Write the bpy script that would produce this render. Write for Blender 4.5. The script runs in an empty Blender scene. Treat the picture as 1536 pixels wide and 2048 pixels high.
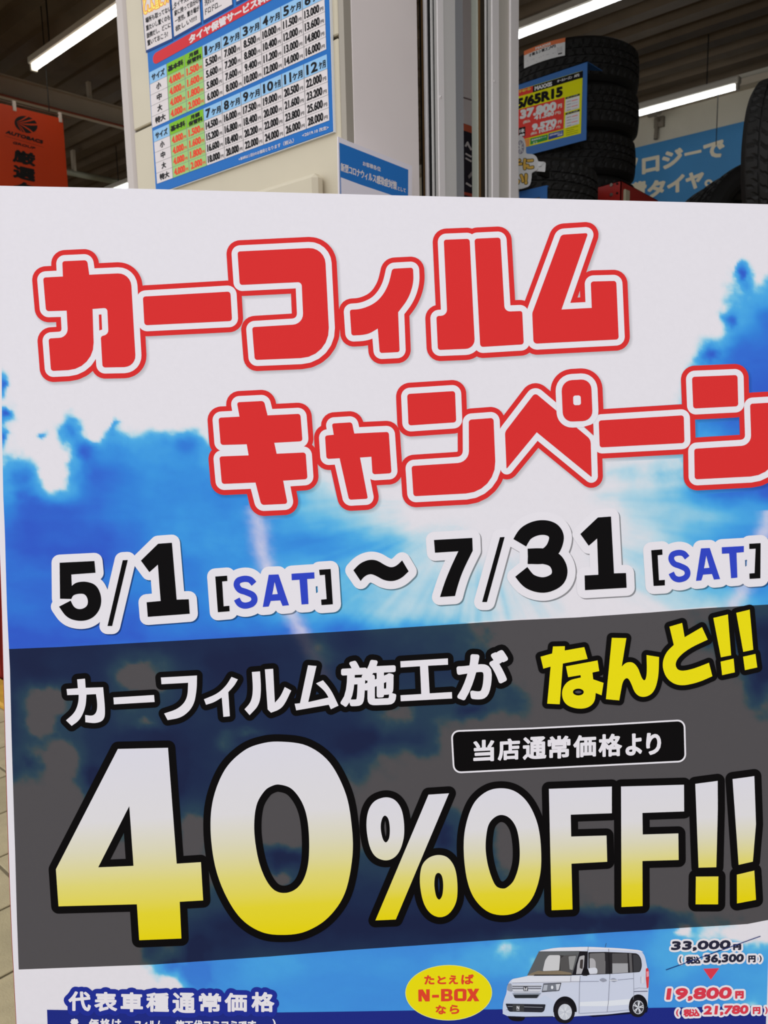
import bpy, math, random
import numpy as np
from mathutils import Vector, Matrix
from mathutils.geometry import tessellate_polygon, delaunay_2d_cdt
random.seed(7)
SC = bpy.context.scene
COL = SC.collection

# ------------------------------------------------------------------ camera
FPX = 1560.0
def _n(v): return v / np.linalg.norm(v)
def _d(px, py): return np.array([px - 768.0, 1024.0 - py, -FPX])
UPc = _n(-_d(1010, 11700))                      # world up seen by the camera
Xc = -_d(-947, 832); Xc = _n(Xc - Xc.dot(UPc) * UPc)
Yc = np.cross(UPc, Xc)
WM = np.array([Xc, Yc, UPc])                    # rows: world axes in camera axes
CAM = np.array([0.0, 0.0, 1.55])
cd = bpy.data.cameras.new('camera')
cam = bpy.data.objects.new('camera', cd); COL.objects.link(cam)
cd.sensor_fit = 'VERTICAL'; cd.sensor_height = 36.0; cd.lens = 36.0 * FPX / 2048.0
cd.clip_start = 0.02; cd.clip_end = 200
m3 = Matrix([list(r) for r in WM]).to_4x4()
cam.matrix_world = Matrix.Translation(Vector(CAM)) @ m3
cd.dof.use_dof = True; cd.dof.focus_distance = 1.0; cd.dof.aperture_fstop = 12.5
SC.camera = cam

# ------------------------------------------------------------------ world
w = bpy.data.worlds.new('overcast_sky'); SC.world = w; w.use_nodes = True
nt = w.node_tree; bgn = nt.nodes['Background']
tc = nt.nodes.new('ShaderNodeTexCoord'); sp_ = nt.nodes.new('ShaderNodeSeparateXYZ')
rp = nt.nodes.new('ShaderNodeValToRGB')
nt.links.new(tc.outputs['Generated'], sp_.inputs[0]); nt.links.new(sp_.outputs['Z'], rp.inputs[0])
rp.color_ramp.elements[0].position = 0.0; rp.color_ramp.elements[0].color = (0.80, 0.82, 0.86, 1)
rp.color_ramp.elements[1].position = 0.6; rp.color_ramp.elements[1].color = (0.98, 0.98, 1.0, 1)
nt.links.new(rp.outputs[0], bgn.inputs[0]); bgn.inputs[1].default_value = 1.50

SC.view_settings.view_transform = 'Standard'
SC.view_settings.look = 'None'
SC.view_settings.gamma = 1.0
SC.view_settings.use_curve_mapping = False
SC.view_settings.exposure = 0.0

# ------------------------------------------------------------------ helpers
def ray(px, py): return WM @ _d(px, py)
def hit(px, py, ax, val):
    r = ray(px, py); t = (val - CAM[ax]) / r[ax]
    return CAM + t * r
def plane_batch(p0f, n):
    def f(P, lift):
        D = np.stack([P[:, 0] - 768.0, 1024.0 - P[:, 1], np.full(len(P), -FPX)], 1) @ WM.T
        t = ((p0f - CAM).dot(n) + lift) / (D @ n)
        return CAM + D * t[:, None]
    return f
def hitp(px, py, p0, n):
    r = ray(px, py); t = (p0 - CAM).dot(n) / r.dot(n)
    return CAM + t * r

def lin(c):
    out = []
    for v in c:
        v = v / 255.0
        out.append(v / 12.92 if v <= 0.04045 else ((v + 0.055) / 1.055) ** 2.4)
    return out
MATS = {}
def pmat(name, rgb, rough=0.5, metal=0.0, spec=0.35, noise=0.0, nscale=20.0, bump=0.0, bscale=60.0, emit=None, estr=0.0):
    """procedural principled material; rgb is sRGB 0-255 base colour"""
    if name in MATS: return MATS[name]
    m = bpy.data.materials.new(name); m.use_nodes = True
    nt = m.node_tree; b = nt.nodes['Principled BSDF']
    c = lin(rgb)
    b.inputs['Base Color'].default_value = (*c, 1)
    b.inputs['Roughness'].default_value = rough
    b.inputs['Metallic'].default_value = metal
    b.inputs['Specular IOR Level'].default_value = spec
    if noise or bump:
        t = nt.nodes.new('ShaderNodeTexCoord')
    if noise:
        n = nt.nodes.new('ShaderNodeTexNoise'); n.inputs['Scale'].default_value = nscale; n.inputs['Detail'].default_value = 6
        nt.links.new(t.outputs['Object'], n.inputs['Vector'])
        r = nt.nodes.new('ShaderNodeValToRGB')
        r.color_ramp.elements[0].position = 0.3; r.color_ramp.elements[1].position = 0.7
        r.color_ramp.elements[0].color = (*[v * (1 - noise) for v in c], 1)
        r.color_ramp.elements[1].color = (*[min(1, v * (1 + noise)) for v in c], 1)
        nt.links.new(n.outputs[0], r.inputs[0]); nt.links.new(r.outputs[0], b.inputs['Base Color'])
    if bump:
        n2 = nt.nodes.new('ShaderNodeTexNoise'); n2.inputs['Scale'].default_value = bscale; n2.inputs['Detail'].default_value = 4
        nt.links.new(t.outputs['Object'], n2.inputs['Vector'])
        bp = nt.nodes.new('ShaderNodeBump'); bp.inputs['Strength'].default_value = bump; bp.inputs['Distance'].default_value = 0.01
        nt.links.new(n2.outputs[0], bp.inputs['Height']); nt.links.new(bp.outputs[0], b.inputs['Normal'])
    if emit:
        b.inputs['Emission Color'].default_value = (*emit, 1); b.inputs['Emission Strength'].default_value = estr
    MATS[name] = m
    return m

INKK = 0.96          # photographed sheet colours -> ink reflectance
def ink(rgb, rough=0.55, k=None):
    k = INKK if k is None else k
    key = 'ink_%d_%d_%d_%d' % (*rgb, int(k * 1000))
    if key in MATS: return MATS[key]
    m = bpy.data.materials.new('ink'); m.use_nodes = True
    b = m.node_tree.nodes['Principled BSDF']
    c = [min(0.95, v * k) for v in lin(rgb)]
    b.inputs['Base Color'].default_value = (*c, 1)
    b.inputs['Roughness'].default_value = rough; b.inputs['Specular IOR Level'].default_value = 0.06
    MATS[key] = m
    return m
def ink_vcol():
    if 'ink_vcol' in MATS: return MATS['ink_vcol']
    m = bpy.data.materials.new('printed_picture'); m.use_nodes = True
    nt = m.node_tree; b = nt.nodes['Principled BSDF']
    a = nt.nodes.new('ShaderNodeAttribute'); a.attribute_name = 'ink'
    nt.links.new(a.outputs['Color'], b.inputs['Base Color'])
    b.inputs['Roughness'].default_value = 0.55; b.inputs['Specular IOR Level'].default_value = 0.06
    MATS['ink_vcol'] = m
    return m
def ink_grad():
    if 'ink_grad' in MATS: return MATS['ink_grad']
    m = bpy.data.materials.new('printed_gradient'); m.use_nodes = True
    nt = m.node_tree; b = nt.nodes['Principled BSDF']
    a = nt.nodes.new('ShaderNodeAttribute'); a.attribute_name = 'grad'
    r = nt.nodes.new('ShaderNodeValToRGB')
    els = r.color_ramp.elements
    stops = [(0.0, (222, 220, 230)), (0.36, (225, 222, 224)), (0.52, (224, 219, 190)), (0.70, (228, 218, 120)), (0.86, (232, 216, 50)), (1.0, (233, 214, 15))]
    els[0].position = 0; els[0].color = (*[v * INKK for v in lin(stops[0][1])], 1)
    els[1].position = 1; els[1].color = (*[v * INKK for v in lin(stops[-1][1])], 1)
    for p, c in stops[1:-1]:
        e = els.new(p); e.color = (*[v * INKK for v in lin(c)], 1)
    nt.links.new(a.outputs['Fac'], r.inputs[0]); nt.links.new(r.outputs[0], b.inputs['Base Color'])
    b.inputs['Roughness'].default_value = 0.55; b.inputs['Specular IOR Level'].default_value = 0.06
    MATS['ink_grad'] = m
    return m

def tag(o, label=None, cat=None, group=None, kind=None):
    if label: o['label'] = label
    if cat: o['category'] = cat
    if group: o['group'] = group
    if kind: o['kind'] = kind
    return o
def empty(name, loc, label, cat, group=None, rz=0.0):
    o = bpy.data.objects.new(name, None); COL.objects.link(o)
    o.empty_display_size = 0.1
    o.location = loc; o.rotation_euler = (0, 0, rz)
    return tag(o, label, cat, group)
def wloc(o):
    v = np.zeros(3)
    while o is not None:
        v = v + np.array(o.location); o = o.parent
    return v

class MB:
    """collects quads, boxes, tubes; build() links ONE mesh (verts given in world, made local to the parent)"""
    def __init__(s): s.v = []; s.f = []; s.m = []; s.mats = []
    def mi(s, mat):
        if mat not in s.mats: s.mats.append(mat)
        return s.mats.index(mat)
    def face(s, pts, mat):
        b = len(s.v); s.v += [tuple(p) for p in pts]; s.f.append(list(range(b, b + len(pts)))); s.m.append(s.mi(mat))
    def box(s, a, b, mat, bev=0.0):
        x0, y0, z0 = [min(a[i], b[i]) for i in range(3)]; x1, y1, z1 = [max(a[i], b[i]) for i in range(3)]
        bev = min(bev, (x1 - x0) / 3, (y1 - y0) / 3, (z1 - z0) / 3)
        base = len(s.v); mi = s.mi(mat)
        if bev <= 0:
            s.v += [(x0, y0, z0), (x1, y0, z0), (x1, y1, z0), (x0, y1, z0), (x0, y0, z1), (x1, y0, z1), (x1, y1, z1), (x0, y1, z1)]
            for f in ((0, 3, 2, 1), (4, 5, 6, 7), (0, 1, 5, 4), (1, 2, 6, 5), (2, 3, 7, 6), (3, 0, 4, 7)):
                s.f.append([base + i for i in f]); s.m.append(mi)
            return
        e = bev; rings = []
        def oct_(z, k):
            return [(x0 + k, y0 + e, z), (x0 + e, y0 + k, z), (x1 - e, y0 + k, z), (x1 - k, y0 + e, z), (x1 - k, y1 - e, z), (x1 - e, y1 - k, z), (x0 + e, y1 - k, z), (x0 + k, y1 - e, z)]
        for z, k in ((z0, e), (z0 + e, 0), (z1 - e, 0), (z1, e)):
            if k: rings.append([(x0 + e, y0 + e, z), (x0 + e, y0 + e, z), (x1 - e, y0 + e, z), (x1 - e, y0 + e, z), (x1 - e, y1 - e, z), (x1 - e, y1 - e, z), (x0 + e, y1 - e, z), (x0 + e, y1 - e, z)])
            else: rings.append(oct_(z, 0))
        for r in rings: s.v += r
        for k in range(3):
            for i in range(8):
                j = (i + 1) % 8
                s.f.append([base + k * 8 + i, base + k * 8 + j, base + (k + 1) * 8 + j, base + (k + 1) * 8 + i]); s.m.append(mi)
        s.f.append([base + 0, base + 6, base + 4, base + 2]); s.m.append(mi)
        s.f.append([base + 24, base + 26, base + 28, base + 30]); s.m.append(mi)
    def tube(s, p, q, r, mat, n=12, r2=None, cap=True):
        p = np.array(p, float); q = np.array(q, float); a = _n(q - p)
        u = _n(np.cross(a, [0, 0, 1.0] if abs(a[2]) < .9 else [1.0, 0, 0])); v = np.cross(a, u)
        r2 = r if r2 is None else r2; base = len(s.v); mi = s.mi(mat)
        for c, rr in ((p, r), (q, r2)):
            for i in range(n):
                t = 2 * math.pi * i / n; s.v.append(tuple(c + rr * (math.cos(t) * u + math.sin(t) * v)))
        for i in range(n):
            j = (i + 1) % n; s.f.append([base + i, base + j, base + n + j, base + n + i]); s.m.append(mi)
        if cap:
            s.f.append([base + i for i in range(n)][::-1]); s.m.append(mi)
            s.f.append([base + n + i for i in range(n)]); s.m.append(mi)
    def slab(s, pts, nrm, th, mat):
        """prism: polygon pts extruded by -nrm*th"""
        pts = [np.array(p, float) for p in pts]; nrm = np.array(nrm, float)
        base = len(s.v); n = len(pts); mi = s.mi(mat)
        s.v += [tuple(p) for p in pts] + [tuple(p - nrm * th) for p in pts]
        s.f.append(list(range(base, base + n))); s.m.append(mi)
        s.f.append(list(range(base + n, base + 2 * n))[::-1]); s.m.append(mi)
        for i in range(n):
            j = (i + 1) % n; s.f.append([base + i, base + n + i, base + n + j, base + j]); s.m.append(mi)
    def build(s, name, parent=None, smooth=False, loc=None):
        me = bpy.data.meshes.new(name)
        off = wloc(parent) if parent is not None else (np.array(loc) if loc is not None else np.zeros(3))
        me.from_pydata([tuple(np.array(p) - off) for p in s.v], [], s.f)
        for m in s.mats: me.materials.append(m)
        me.polygons.foreach_set('material_index', s.m)
        if smooth: me.polygons.foreach_set('use_smooth', [True] * len(me.polygons))
        me.validate(); me.update()
        o = bpy.data.objects.new(name, me); COL.objects.link(o)
        if parent is not None: o.parent = parent
        elif loc is not None: o.location = loc
        return o
def clean_normals(o):
    import bmesh
    bm = bmesh.new(); bm.from_mesh(o.data); bmesh.ops.remove_doubles(bm, verts=bm.verts, dist=1e-6)
    bmesh.ops.recalc_face_normals(bm, faces=bm.faces); bm.to_mesh(o.data); bm.free()

# ------------------------------------------------------------------ flat-print drawing kit
def rnd(pts, ox=0.0, oy=0.0, s=1.0, seg=6):
    """closed outline from (x, y[, r]) crop coordinates; r = trim length of the corner rounding, 'c' = fully soft"""
    P = [((p[0] / s + ox), (p[1] / s + oy), (0 if len(p) < 3 else (1e9 if p[2] == 'c' else p[2] / s))) for p in pts]
    n = len(P); out = []
    for i in range(n):
        x, y, r = P[i]; a = P[i - 1]; b = P[(i + 1) % n]
        if r <= 0: out.append((x, y)); continue
        la = math.hypot(a[0] - x, a[1] - y); lb = math.hypot(b[0] - x, b[1] - y)
        fa = 0.5 if a[2] > 0 and a[2] > la / 2 else 1.0
        fb = 0.5 if b[2] > 0 and b[2] > lb / 2 else 1.0
        if r > 1e8: ta, tb = la / 2, lb / 2
        else: ta = min(r, la * fa * (0.999 if fa == 1 else 1)); tb = min(r, lb * fb * (0.999 if fb == 1 else 1))
        A = (x + (a[0] - x) * ta / la, y + (a[1] - y) * ta / la); B = (x + (b[0] - x) * tb / lb, y + (b[1] - y) * tb / lb)
        k = 0.56 if r < 1e8 else 0.667
        c1 = (A[0] + (x - A[0]) * k, A[1] + (y - A[1]) * k); c2 = (B[0] + (x - B[0]) * k, B[1] + (y - B[1]) * k)
        for j in range(seg + 1):
            t = j / seg; u = 1 - t
            out.append((u**3 * A[0] + 3*u*u*t * c1[0] + 3*u*t*t * c2[0] + t**3 * B[0], u**3 * A[1] + 3*u*u*t * c1[1] + 3*u*t*t * c2[1] + t**3 * B[1]))
    res = []
    for p in out:
        if not res or math.hypot(p[0] - res[-1][0], p[1] - res[-1][1]) > 0.02: res.append(p)
    if math.hypot(res[0][0] - res[-1][0], res[0][1] - res[-1][1]) < 0.02: res.pop()
    return res
def crom(pts, ox=0.0, oy=0.0, s=1.0, seg=6, closed=True):
    P = [(p[0] / s + ox, p[1] / s + oy) for p in pts]; n = len(P); out = []
    for i in range(n if closed else n - 1):
        if closed: p0, p1, p2, p3 = P[i - 1], P[i], P[(i + 1) % n], P[(i + 2) % n]
        else: p0, p1, p2, p3 = P[max(i - 1, 0)], P[i], P[i + 1], P[min(i + 2, n - 1)]
        for j in range(seg):
            t = j / seg
            out.append(tuple(0.5 * (2 * p1[k] + (p2[k] - p0[k]) * t + (2 * p0[k] - 5 * p1[k] + 4 * p2[k] - p3[k]) * t * t + (3 * p1[k] - p0[k] - 3 * p2[k] + p3[k]) * t**3) for k in (0, 1)))
    if not closed: out.append(P[-1])
    return out
def ribbon(pts, w, ox=0.0, oy=0.0, s=1.0, seg=6):
    """outline of a soft centre line of width w (crop units) with flat ends"""
    c = crom(pts, ox, oy, s, seg, closed=False); w = w / s / 2; L = []; R = []
    for i, p in enumerate(c):
        a = c[max(i - 1, 0)]; b = c[min(i + 1, len(c) - 1)]
        dx, dy = b[0] - a[0], b[1] - a[1]; l = math.hypot(dx, dy) or 1
        L.append((p[0] - dy / l * w, p[1] + dx / l * w)); R.append((p[0] + dy / l * w, p[1] - dx / l * w))
    return L + R[::-1]
def homog(dst, src=((0, 0), (1, 0), (1, 1), (0, 1))):
    A = []; B = []
    for (x, y), (u, v) in zip(src, dst):
        A.append([x, y, 1, 0, 0, 0, -u * x, -u * y]); B.append(u)
        A.append([0, 0, 0, x, y, 1, -v * x, -v * y]); B.append(v)
    h = np.linalg.solve(np.array(A, float), np.array(B, float))
    def f(x, y):
        d = h[6] * x + h[7] * y + 1
        return ((h[0] * x + h[1] * y + h[2]) / d, (h[3] * x + h[4] * y + h[5]) / d)
    return f
_fc = bpy.data.curves.new('lettering', 'FONT'); _fo = bpy.data.objects.new('lettering', _fc); COL.objects.link(_fo)
_FCACHE = {}
def glyphs(text, res=3, sp=1.0):
    key = (text, res, sp)
    if key in _FCACHE: return _FCACHE[key]
    _fc.body = text; _fc.resolution_u = res; _fc.space_character = sp
    bpy.context.view_layer.update()
    me = _fo.evaluated_get(bpy.context.evaluated_depsgraph_get()).to_mesh()
    V = [(v.co.x, v.co.y) for v in me.vertices]; T = [tuple(p.vertices) for p in me.polygons]
    _fo.evaluated_get(bpy.context.evaluated_depsgraph_get()).to_mesh_clear()
    # merge doubles, then boundary loops
    mp = {}; idx = []; VV = []
    for v in V:
        k = (round(v[0], 5), round(v[1], 5))
        if k not in mp: mp[k] = len(VV); VV.append(v)
        idx.append(mp[k])
    T = [tuple(idx[i] for i in t) for t in T]; T = [t for t in T if len(set(t)) == len(t)]
    cnt = {}
    for t in T:
        for i in range(len(t)):
            a, b = t[i], t[(i + 1) % len(t)]; k = (min(a, b), max(a, b))
            cnt.setdefault(k, []).append((a, b))
    nxt = {}
    for k, l in cnt.items():
        if len(l) == 1: nxt.setdefault(l[0][0], []).append(l[0][1])
    loops = []
    while nxt:
        st = next(iter(nxt)); cur = st; lp = [st]
        while True:
            ns = nxt.get(cur)
            if not ns: break
            b = ns.pop()
            if not ns: del nxt[cur]
            if b == st: break
            lp.append(b); cur = b
        if len(lp) > 2: loops.append(lp)
    _FCACHE[key] = (VV, T, loops)
    return _FCACHE[key]

class Print:
    """flat print in sheet coordinates; P maps sheet coordinates + lift to world"""
    LIFT = 0.0002
    def __init__(s, P, lift=None, union=False): s.U = {} if union else None; s.P = P; s.v = []; s.f = []; s.m = []; s.mats = []; s.col = []; s.gr = []; s.k = lift or Print.LIFT; s.c = 0; s.colf = None; s.grf = None
    def _add(s, pts, tris, mat, layer, colf=None, grf=None, jit=None):
        if s.U is not None and grf is None and not (colf is not None and len(pts) > 20000):
            # collected and merged into one non-overlapping outline per ink and layer at build()
            key = (mat.name, round(layer, 3)); g = s.U.setdefault(key, [mat, layer, colf, [], []])
            b = len(g[3]); g[3] += [(p[0], p[1]) for p in pts]
            for t in tris:
                a = 0
                for i in range(len(t)):
                    x0, y0 = pts[t[i]][:2]; x1, y1 = pts[t[(i + 1) % len(t)]][:2]; a += x0 * y1 - x1 * y0
                if abs(a) < 1e-4: continue
                g[4].append([b + i for i in (t if a > 0 else t[::-1])])
            return
        if mat not in s.mats: s.mats.append(mat)
        mi = s.mats.index(mat); b = len(s.v)
        if jit is None: s.c += 1; jit = [(s.c * 7) % 23] * len(pts)
        if hasattr(s.P, 'batch'): s.v += list(s.P.batch(np.array([(p[0], p[1]) for p in pts]), layer * s.k + np.array(jit) * 3e-6))
        else:
            for p, j in zip(pts, jit): s.v.append(s.P(p[0], p[1], layer * s.k + j * 3e-6))
        if colf is not None: s.col += [tuple(c) for c in colf(pts)]
        else: s.col += [(0, 0, 0)] * len(pts)
        s.gr += [grf(*p) for p in pts] if grf else [0.0] * len(pts)
        for t in tris: s.f.append(tuple(b + i for i in t)); s.m.append(mi)
    def poly(s, pts, mat, layer, holes=(), colf=None, grf=None):
        loops = [[Vector((p[0], p[1], 0)) for p in pts]] + [[Vector((p[0], p[1], 0)) for p in h] for h in holes]
        s._add([(v.x, v.y) for l in loops for v in l], tessellate_polygon(loops), mat, layer, colf, grf)
    def stroke(s, loop, w, mat, layer, closed=True, colf=None, off=(0, 0), step=18, side=0, tol=1e-4):
        P = []
        for p in loop:
            q = (p[0] + off[0], p[1] + off[1])
            if not P or math.hypot(q[0] - P[-1][0], q[1] - P[-1][1]) > tol: P.append(q)
        if closed and math.hypot(P[0][0] - P[-1][0], P[0][1] - P[-1][1]) < 1e-4: P.pop()
        n = len(P)
        if n < 2: return
        V = []; T = []
        E = n if closed else n - 1; ang = []
        for i in range(E):
            a = P[i]; b = P[(i + 1) % n]; dx, dy = b[0] - a[0], b[1] - a[1]; l = math.hypot(dx, dy)
            nx, ny = -dy / l * w, dx / l * w; k = len(V)
            lo, hi = (0 if side > 0 else 1), (0 if side < 0 else 1)
            V += [(a[0] + nx * hi, a[1] + ny * hi), (b[0] + nx * hi, b[1] + ny * hi), (b[0] - nx * lo, b[1] - ny * lo), (a[0] - nx * lo, a[1] - ny * lo)]; T.append((k, k + 1, k + 2, k + 3))
            ang.append(math.atan2(dy, dx))
        for i in range(n):
            if not closed and i in (0, n - 1): continue
            a0, a1 = ang[i - 1], ang[i % E]; d = (a1 - a0 + math.pi) % (2 * math.pi) - math.pi
            if abs(d) < 0.01 or (side and (d > 0) == (side > 0)): continue
            st = a0 - math.pi / 2 if d > 0 else a0 + math.pi / 2
            m = max(1, int(math.ceil(abs(d) / math.radians(step)))); k = len(V); c = P[i]; V.append(c)
            for j in range(m + 1):
                t = st + d * j / m; V.append((c[0] + w * math.cos(t), c[1] + w * math.sin(t)))
            T.append(tuple([k] + [k + 1 + j for j in range(m + 1)]))
        jit = [0] * len(V)
        for t in T:
            s.c += 1
            for i in t: jit[i] = (s.c * 7) % 23
        s._add(V, T, mat, layer, colf, None, jit)
    def text(s, body, q, mat, layer=1, bold=0.0, outlines=(), res=3, sp=1.0, raw=False, colf=None, grf=None):
        """body fitted by its inked box into quad q = TL, TR, BR, BL; outlines: (width, mat, layer)"""
        V, T, loops = glyphs(body, res, sp)
        xs = [v[0] for v in V]; ys = [v[1] for v in V]; x0, x1, y0, y1 = min(xs), max(xs), min(ys), max(ys)
        if bold:   # pull the box in by the stroke
            wd = (math.hypot(q[1][0] - q[0][0], q[1][1] - q[0][1])); ht = (math.hypot(q[3][0] - q[0][0], q[3][1] - q[0][1]))
            bx = bold / max(wd, 1e-6) ; by = bold / max(ht, 1e-6)
        else: bx = by = 0
        H = homog(q)
        pts = [H(bx + (1 - 2 * bx) * (v[0] - x0) / (x1 - x0), by + (1 - 2 * by) * (y1 - v[1]) / (y1 - y0)) for v in V]
        s._add(pts, T, mat, layer, colf, grf)
        # the boundary loops keep the fill on one side: thicken outwards only
        ar = sum(sum(pts[t[i]][0] * pts[t[(i + 1) % len(t)]][1] - pts[t[(i + 1) % len(t)]][0] * pts[t[i]][1] for i in range(len(t))) for t in T[:200])
        sd = -1 if ar > 0 else 1
        for lp in loops:
            L = [pts[i] for i in lp]
            if bold: s.stroke(L, bold, mat, layer, step=40, side=sd, tol=bold * .12)
            for wd, m2, ly in outlines: s.stroke(L, wd + bold, m2, ly, step=30, side=sd, tol=(wd + bold) * .14)
    def merge(s):
        U, s.U = s.U, None
        for mat, layer, colf, V, F in U.values():
            r = delaunay_2d_cdt([Vector(v) for v in V], [], F, 0, 1e-3, True)
            O = np.array([(v.x, v.y) for v in r[0]]); T = [tuple(f) for f in r[2]]
            TA = np.array(T); cen = O[TA].mean(1); order = np.argsort(cen[:, 0]); cx = cen[order, 0]; cy = cen[order, 1]
            keep = np.zeros(len(T), bool); VA = np.array(V)
            for f in F:      # a piece stays if its centre lies in any of the collected (convex) faces
                q = VA[f]; lo, hi = np.searchsorted(cx, q[:, 0].min()), np.searchsorted(cx, q[:, 0].max(), 'right')
                if lo >= hi: continue
                X, Y = cx[lo:hi], cy[lo:hi]; ins = np.ones(hi - lo, bool); n = len(q)
                for i in range(n):
                    e = q[(i + 1) % n] - q[i]
                    ins &= (e[0] * (Y - q[i, 1]) - e[1] * (X - q[i, 0])) >= -1e-7
                keep[order[lo:hi]] |= ins
            TA = TA[keep]; us, inv = np.unique(TA, return_inverse=True); inv = inv.reshape(TA.shape)
            s._add([tuple(p) for p in O[us]], [tuple(t) for t in inv.tolist()], mat, layer, colf, None, [0] * len(us))
    def build(s, name, parent, label=None):
        if s.U is not None: s.merge()
        me = bpy.data.meshes.new(name); off = wloc(parent)
        me.from_pydata((np.array(s.v) - off).tolist(), [], s.f)
        for m in s.mats: me.materials.append(m)
        me.polygons.foreach_set('material_index', s.m)
        if any(m.name.startswith('printed_picture') for m in s.mats):
            a = me.attributes.new('ink', 'FLOAT_COLOR', 'POINT')
            a.data.foreach_set('color', np.array([(*c, 1.0) for c in s.col], np.float32).ravel())
        if any(m.name.startswith('printed_gradient') for m in s.mats):
            a = me.attributes.new('grad', 'FLOAT', 'POINT'); a.data.foreach_set('value', np.array(s.gr, np.float32))
        me.update()
        o = bpy.data.objects.new(name, me); COL.objects.link(o); o.parent = parent
        if label: o['label'] = label
        return o
def box4(x0, y0, x1, y1, slope=0.0, lean=0.0):
    """parallelogram TL TR BR BL around the inked box; slope = dy/dx of baseline, lean = dx/dy of the stems"""
    h = slope * (x1 - x0); g = lean * (y1 - y0)
    a, b = (y0 - min(h, 0), y1 - max(h, 0)) if h < 0 else (y0, y1 - h)
    if h >= 0: a, b = y0, y1 - h
    return [(x0, a), (x1, a + h), (x1 + g, b + h), (x0 + g, b)]
def cropq(q, ox, oy, s): return [(p[0] / s + ox, p[1] / s + oy) for p in q]
# ================================================================== SETTING
CEIL = 4.45
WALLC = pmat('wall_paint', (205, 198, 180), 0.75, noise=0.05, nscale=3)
DARKC = pmat('ceiling_deck', (100, 85, 67), 0.7, noise=0.12, nscale=4)
CLAD = pmat('cladding_cream', (200, 190, 167), 0.5, noise=0.02, nscale=8)
PINKP = pmat('painted_steel_pale', (236, 225, 222), 0.45, spec=0.4, noise=0.015, nscale=6)
GREYP = pmat('painted_steel_grey', (200, 193, 183), 0.5, noise=0.02, nscale=9)
ALU = pmat('aluminium', (222, 219, 216), 0.4, 0.1, 0.5)
ALUL = pmat('aluminium_light', (240, 234, 233), 0.42, 0.0, 0.5)
ALUD = pmat('aluminium_dark', (170, 171, 175), 0.4, 0.3, 0.5)
GASK = pmat('black_gasket', (20, 19, 18), 0.6)
BRN = pmat('brown_brush_seal', (118, 88, 52), 0.8)

# floor: shop floor + paved approach built of single tiles
mb = MB(); FL = pmat('paving_joint', (122, 112, 88), 0.85, noise=0.1, nscale=30)
mb.box((-13, -6, -0.1), (5, 9, 0.0), FL)
floor = mb.build('floor'); tag(floor, kind='structure')
TILE = pmat('paving_tile', (176, 163, 130), 0.7, noise=0.1, nscale=14, bump=0.2, bscale=180)
TILE2 = pmat('paving_tile_worn', (166, 154, 122), 0.7, noise=0.12, nscale=9, bump=0.2, bscale=160)
tm = []
for mt in (TILE, TILE2):
    t = MB(); t.box((-0.145, -0.145, 0), (0.145, 0.145, 0.006), mt, 0.003)
    o = t.build('tile', floor); tm.append(o)
first = {0: True, 1: True}; cnt = 0
for i in range(14):
    for j in range(13):
        x = -4.95 + i * 0.30; y = -0.75 + j * 0.30
        if x > -0.9: continue
        k = random.random() < 0.35
        if first[int(k)]: o = tm[int(k)]; first[int(k)] = False
        else: o = tm[int(k)].copy(); COL.objects.link(o)
        o.location = (x, y, 0.0); cnt += 1

# ceiling: trapezoid steel deck, ribs running along X
mb = MB(); per = 0.30; y = 1.7
while y < 8.1:
    z0, z1 = CEIL, CEIL + 0.07
    P4 = [(y, z0), (y + .13, z0), (y + .17, z1), (y + .26, z1), (y + .30, z0)]
    for (ya, za), (yb, zb) in zip(P4, P4[1:]):
        mb.face([(-12, ya, za), (3, ya, za), (3, yb, zb), (-12, yb, zb)], DARKC)
    y += per
mb.box((-12.1, 1.4, CEIL + .075), (3.1, 8.2, CEIL + .12), DARKC)
tag(mb.build('ceiling'), kind='structure')
# walls of the shop
mb = MB(); mb.box((-12.1, 8.0, 0), (3.1, 8.15, CEIL + .1), WALLC); tag(mb.build('wall_back'), kind='structure')
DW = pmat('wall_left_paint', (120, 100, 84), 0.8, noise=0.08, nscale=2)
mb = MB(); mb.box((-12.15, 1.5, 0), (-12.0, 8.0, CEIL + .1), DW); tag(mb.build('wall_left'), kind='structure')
mb = MB(); mb.box((3.0, 1.5, 0), (3.15, 8.0, CEIL + .1), WALLC); tag(mb.build('wall_right'), kind='structure')
mb = MB(); mb.box((-12.1, 1.5, 3.6), (3.1, 1.72, CEIL + .5), CLAD); tag(mb.build('trim_1'), kind='structure')
mb = MB(); mb.box((0.9, 1.5, 0), (3.1, 1.72, 3.6), CLAD); tag(mb.build('wall_front'), kind='structure')

# pillar between the shop fronts: core, cladding panels with a recessed joint, corner strips
XL, XR, ZJ = -2.49, -1.505, 2.457
mb = MB(); mb.box((XL, 1.512, 0), (-1.50, 1.80, 3.6), pmat('joint_shadow', (70, 62, 50), .8))
pillar = mb.build('wall_pillar'); tag(pillar, kind='structure')
for z0, z1 in ((0.05, 1.30), (1.306, ZJ - 0.004), (ZJ + 0.004, 3.6)):
    mb = MB(); mb.box((XL, 1.5, z0), (XR, 1.52, z1), CLAD, 0.003); mb.build('panel', pillar)
mb = MB(); mb.box((-2.555, 1.495, 0), (XL - 0.002, 1.80, 3.6), pmat('corner_trim', (190, 180, 174), .5), 0.012); mb.build('corner_trim', pillar)
mb = MB(); mb.box((-1.504, 1.503, 0), (-1.4852, 1.529, 3.6), pmat('corner_grey', (160, 152, 140), .5)); mb.build('corner_trim', pillar)
def yx(px): return hit(px, 200, 0, -1.485)[1]
mb = MB(); mb.box((-1.56, yx(706.5), 0), (-1.485, yx(837), 3.6), PINKP, 0.002); mb.build('jamb_panel', pillar)
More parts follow.
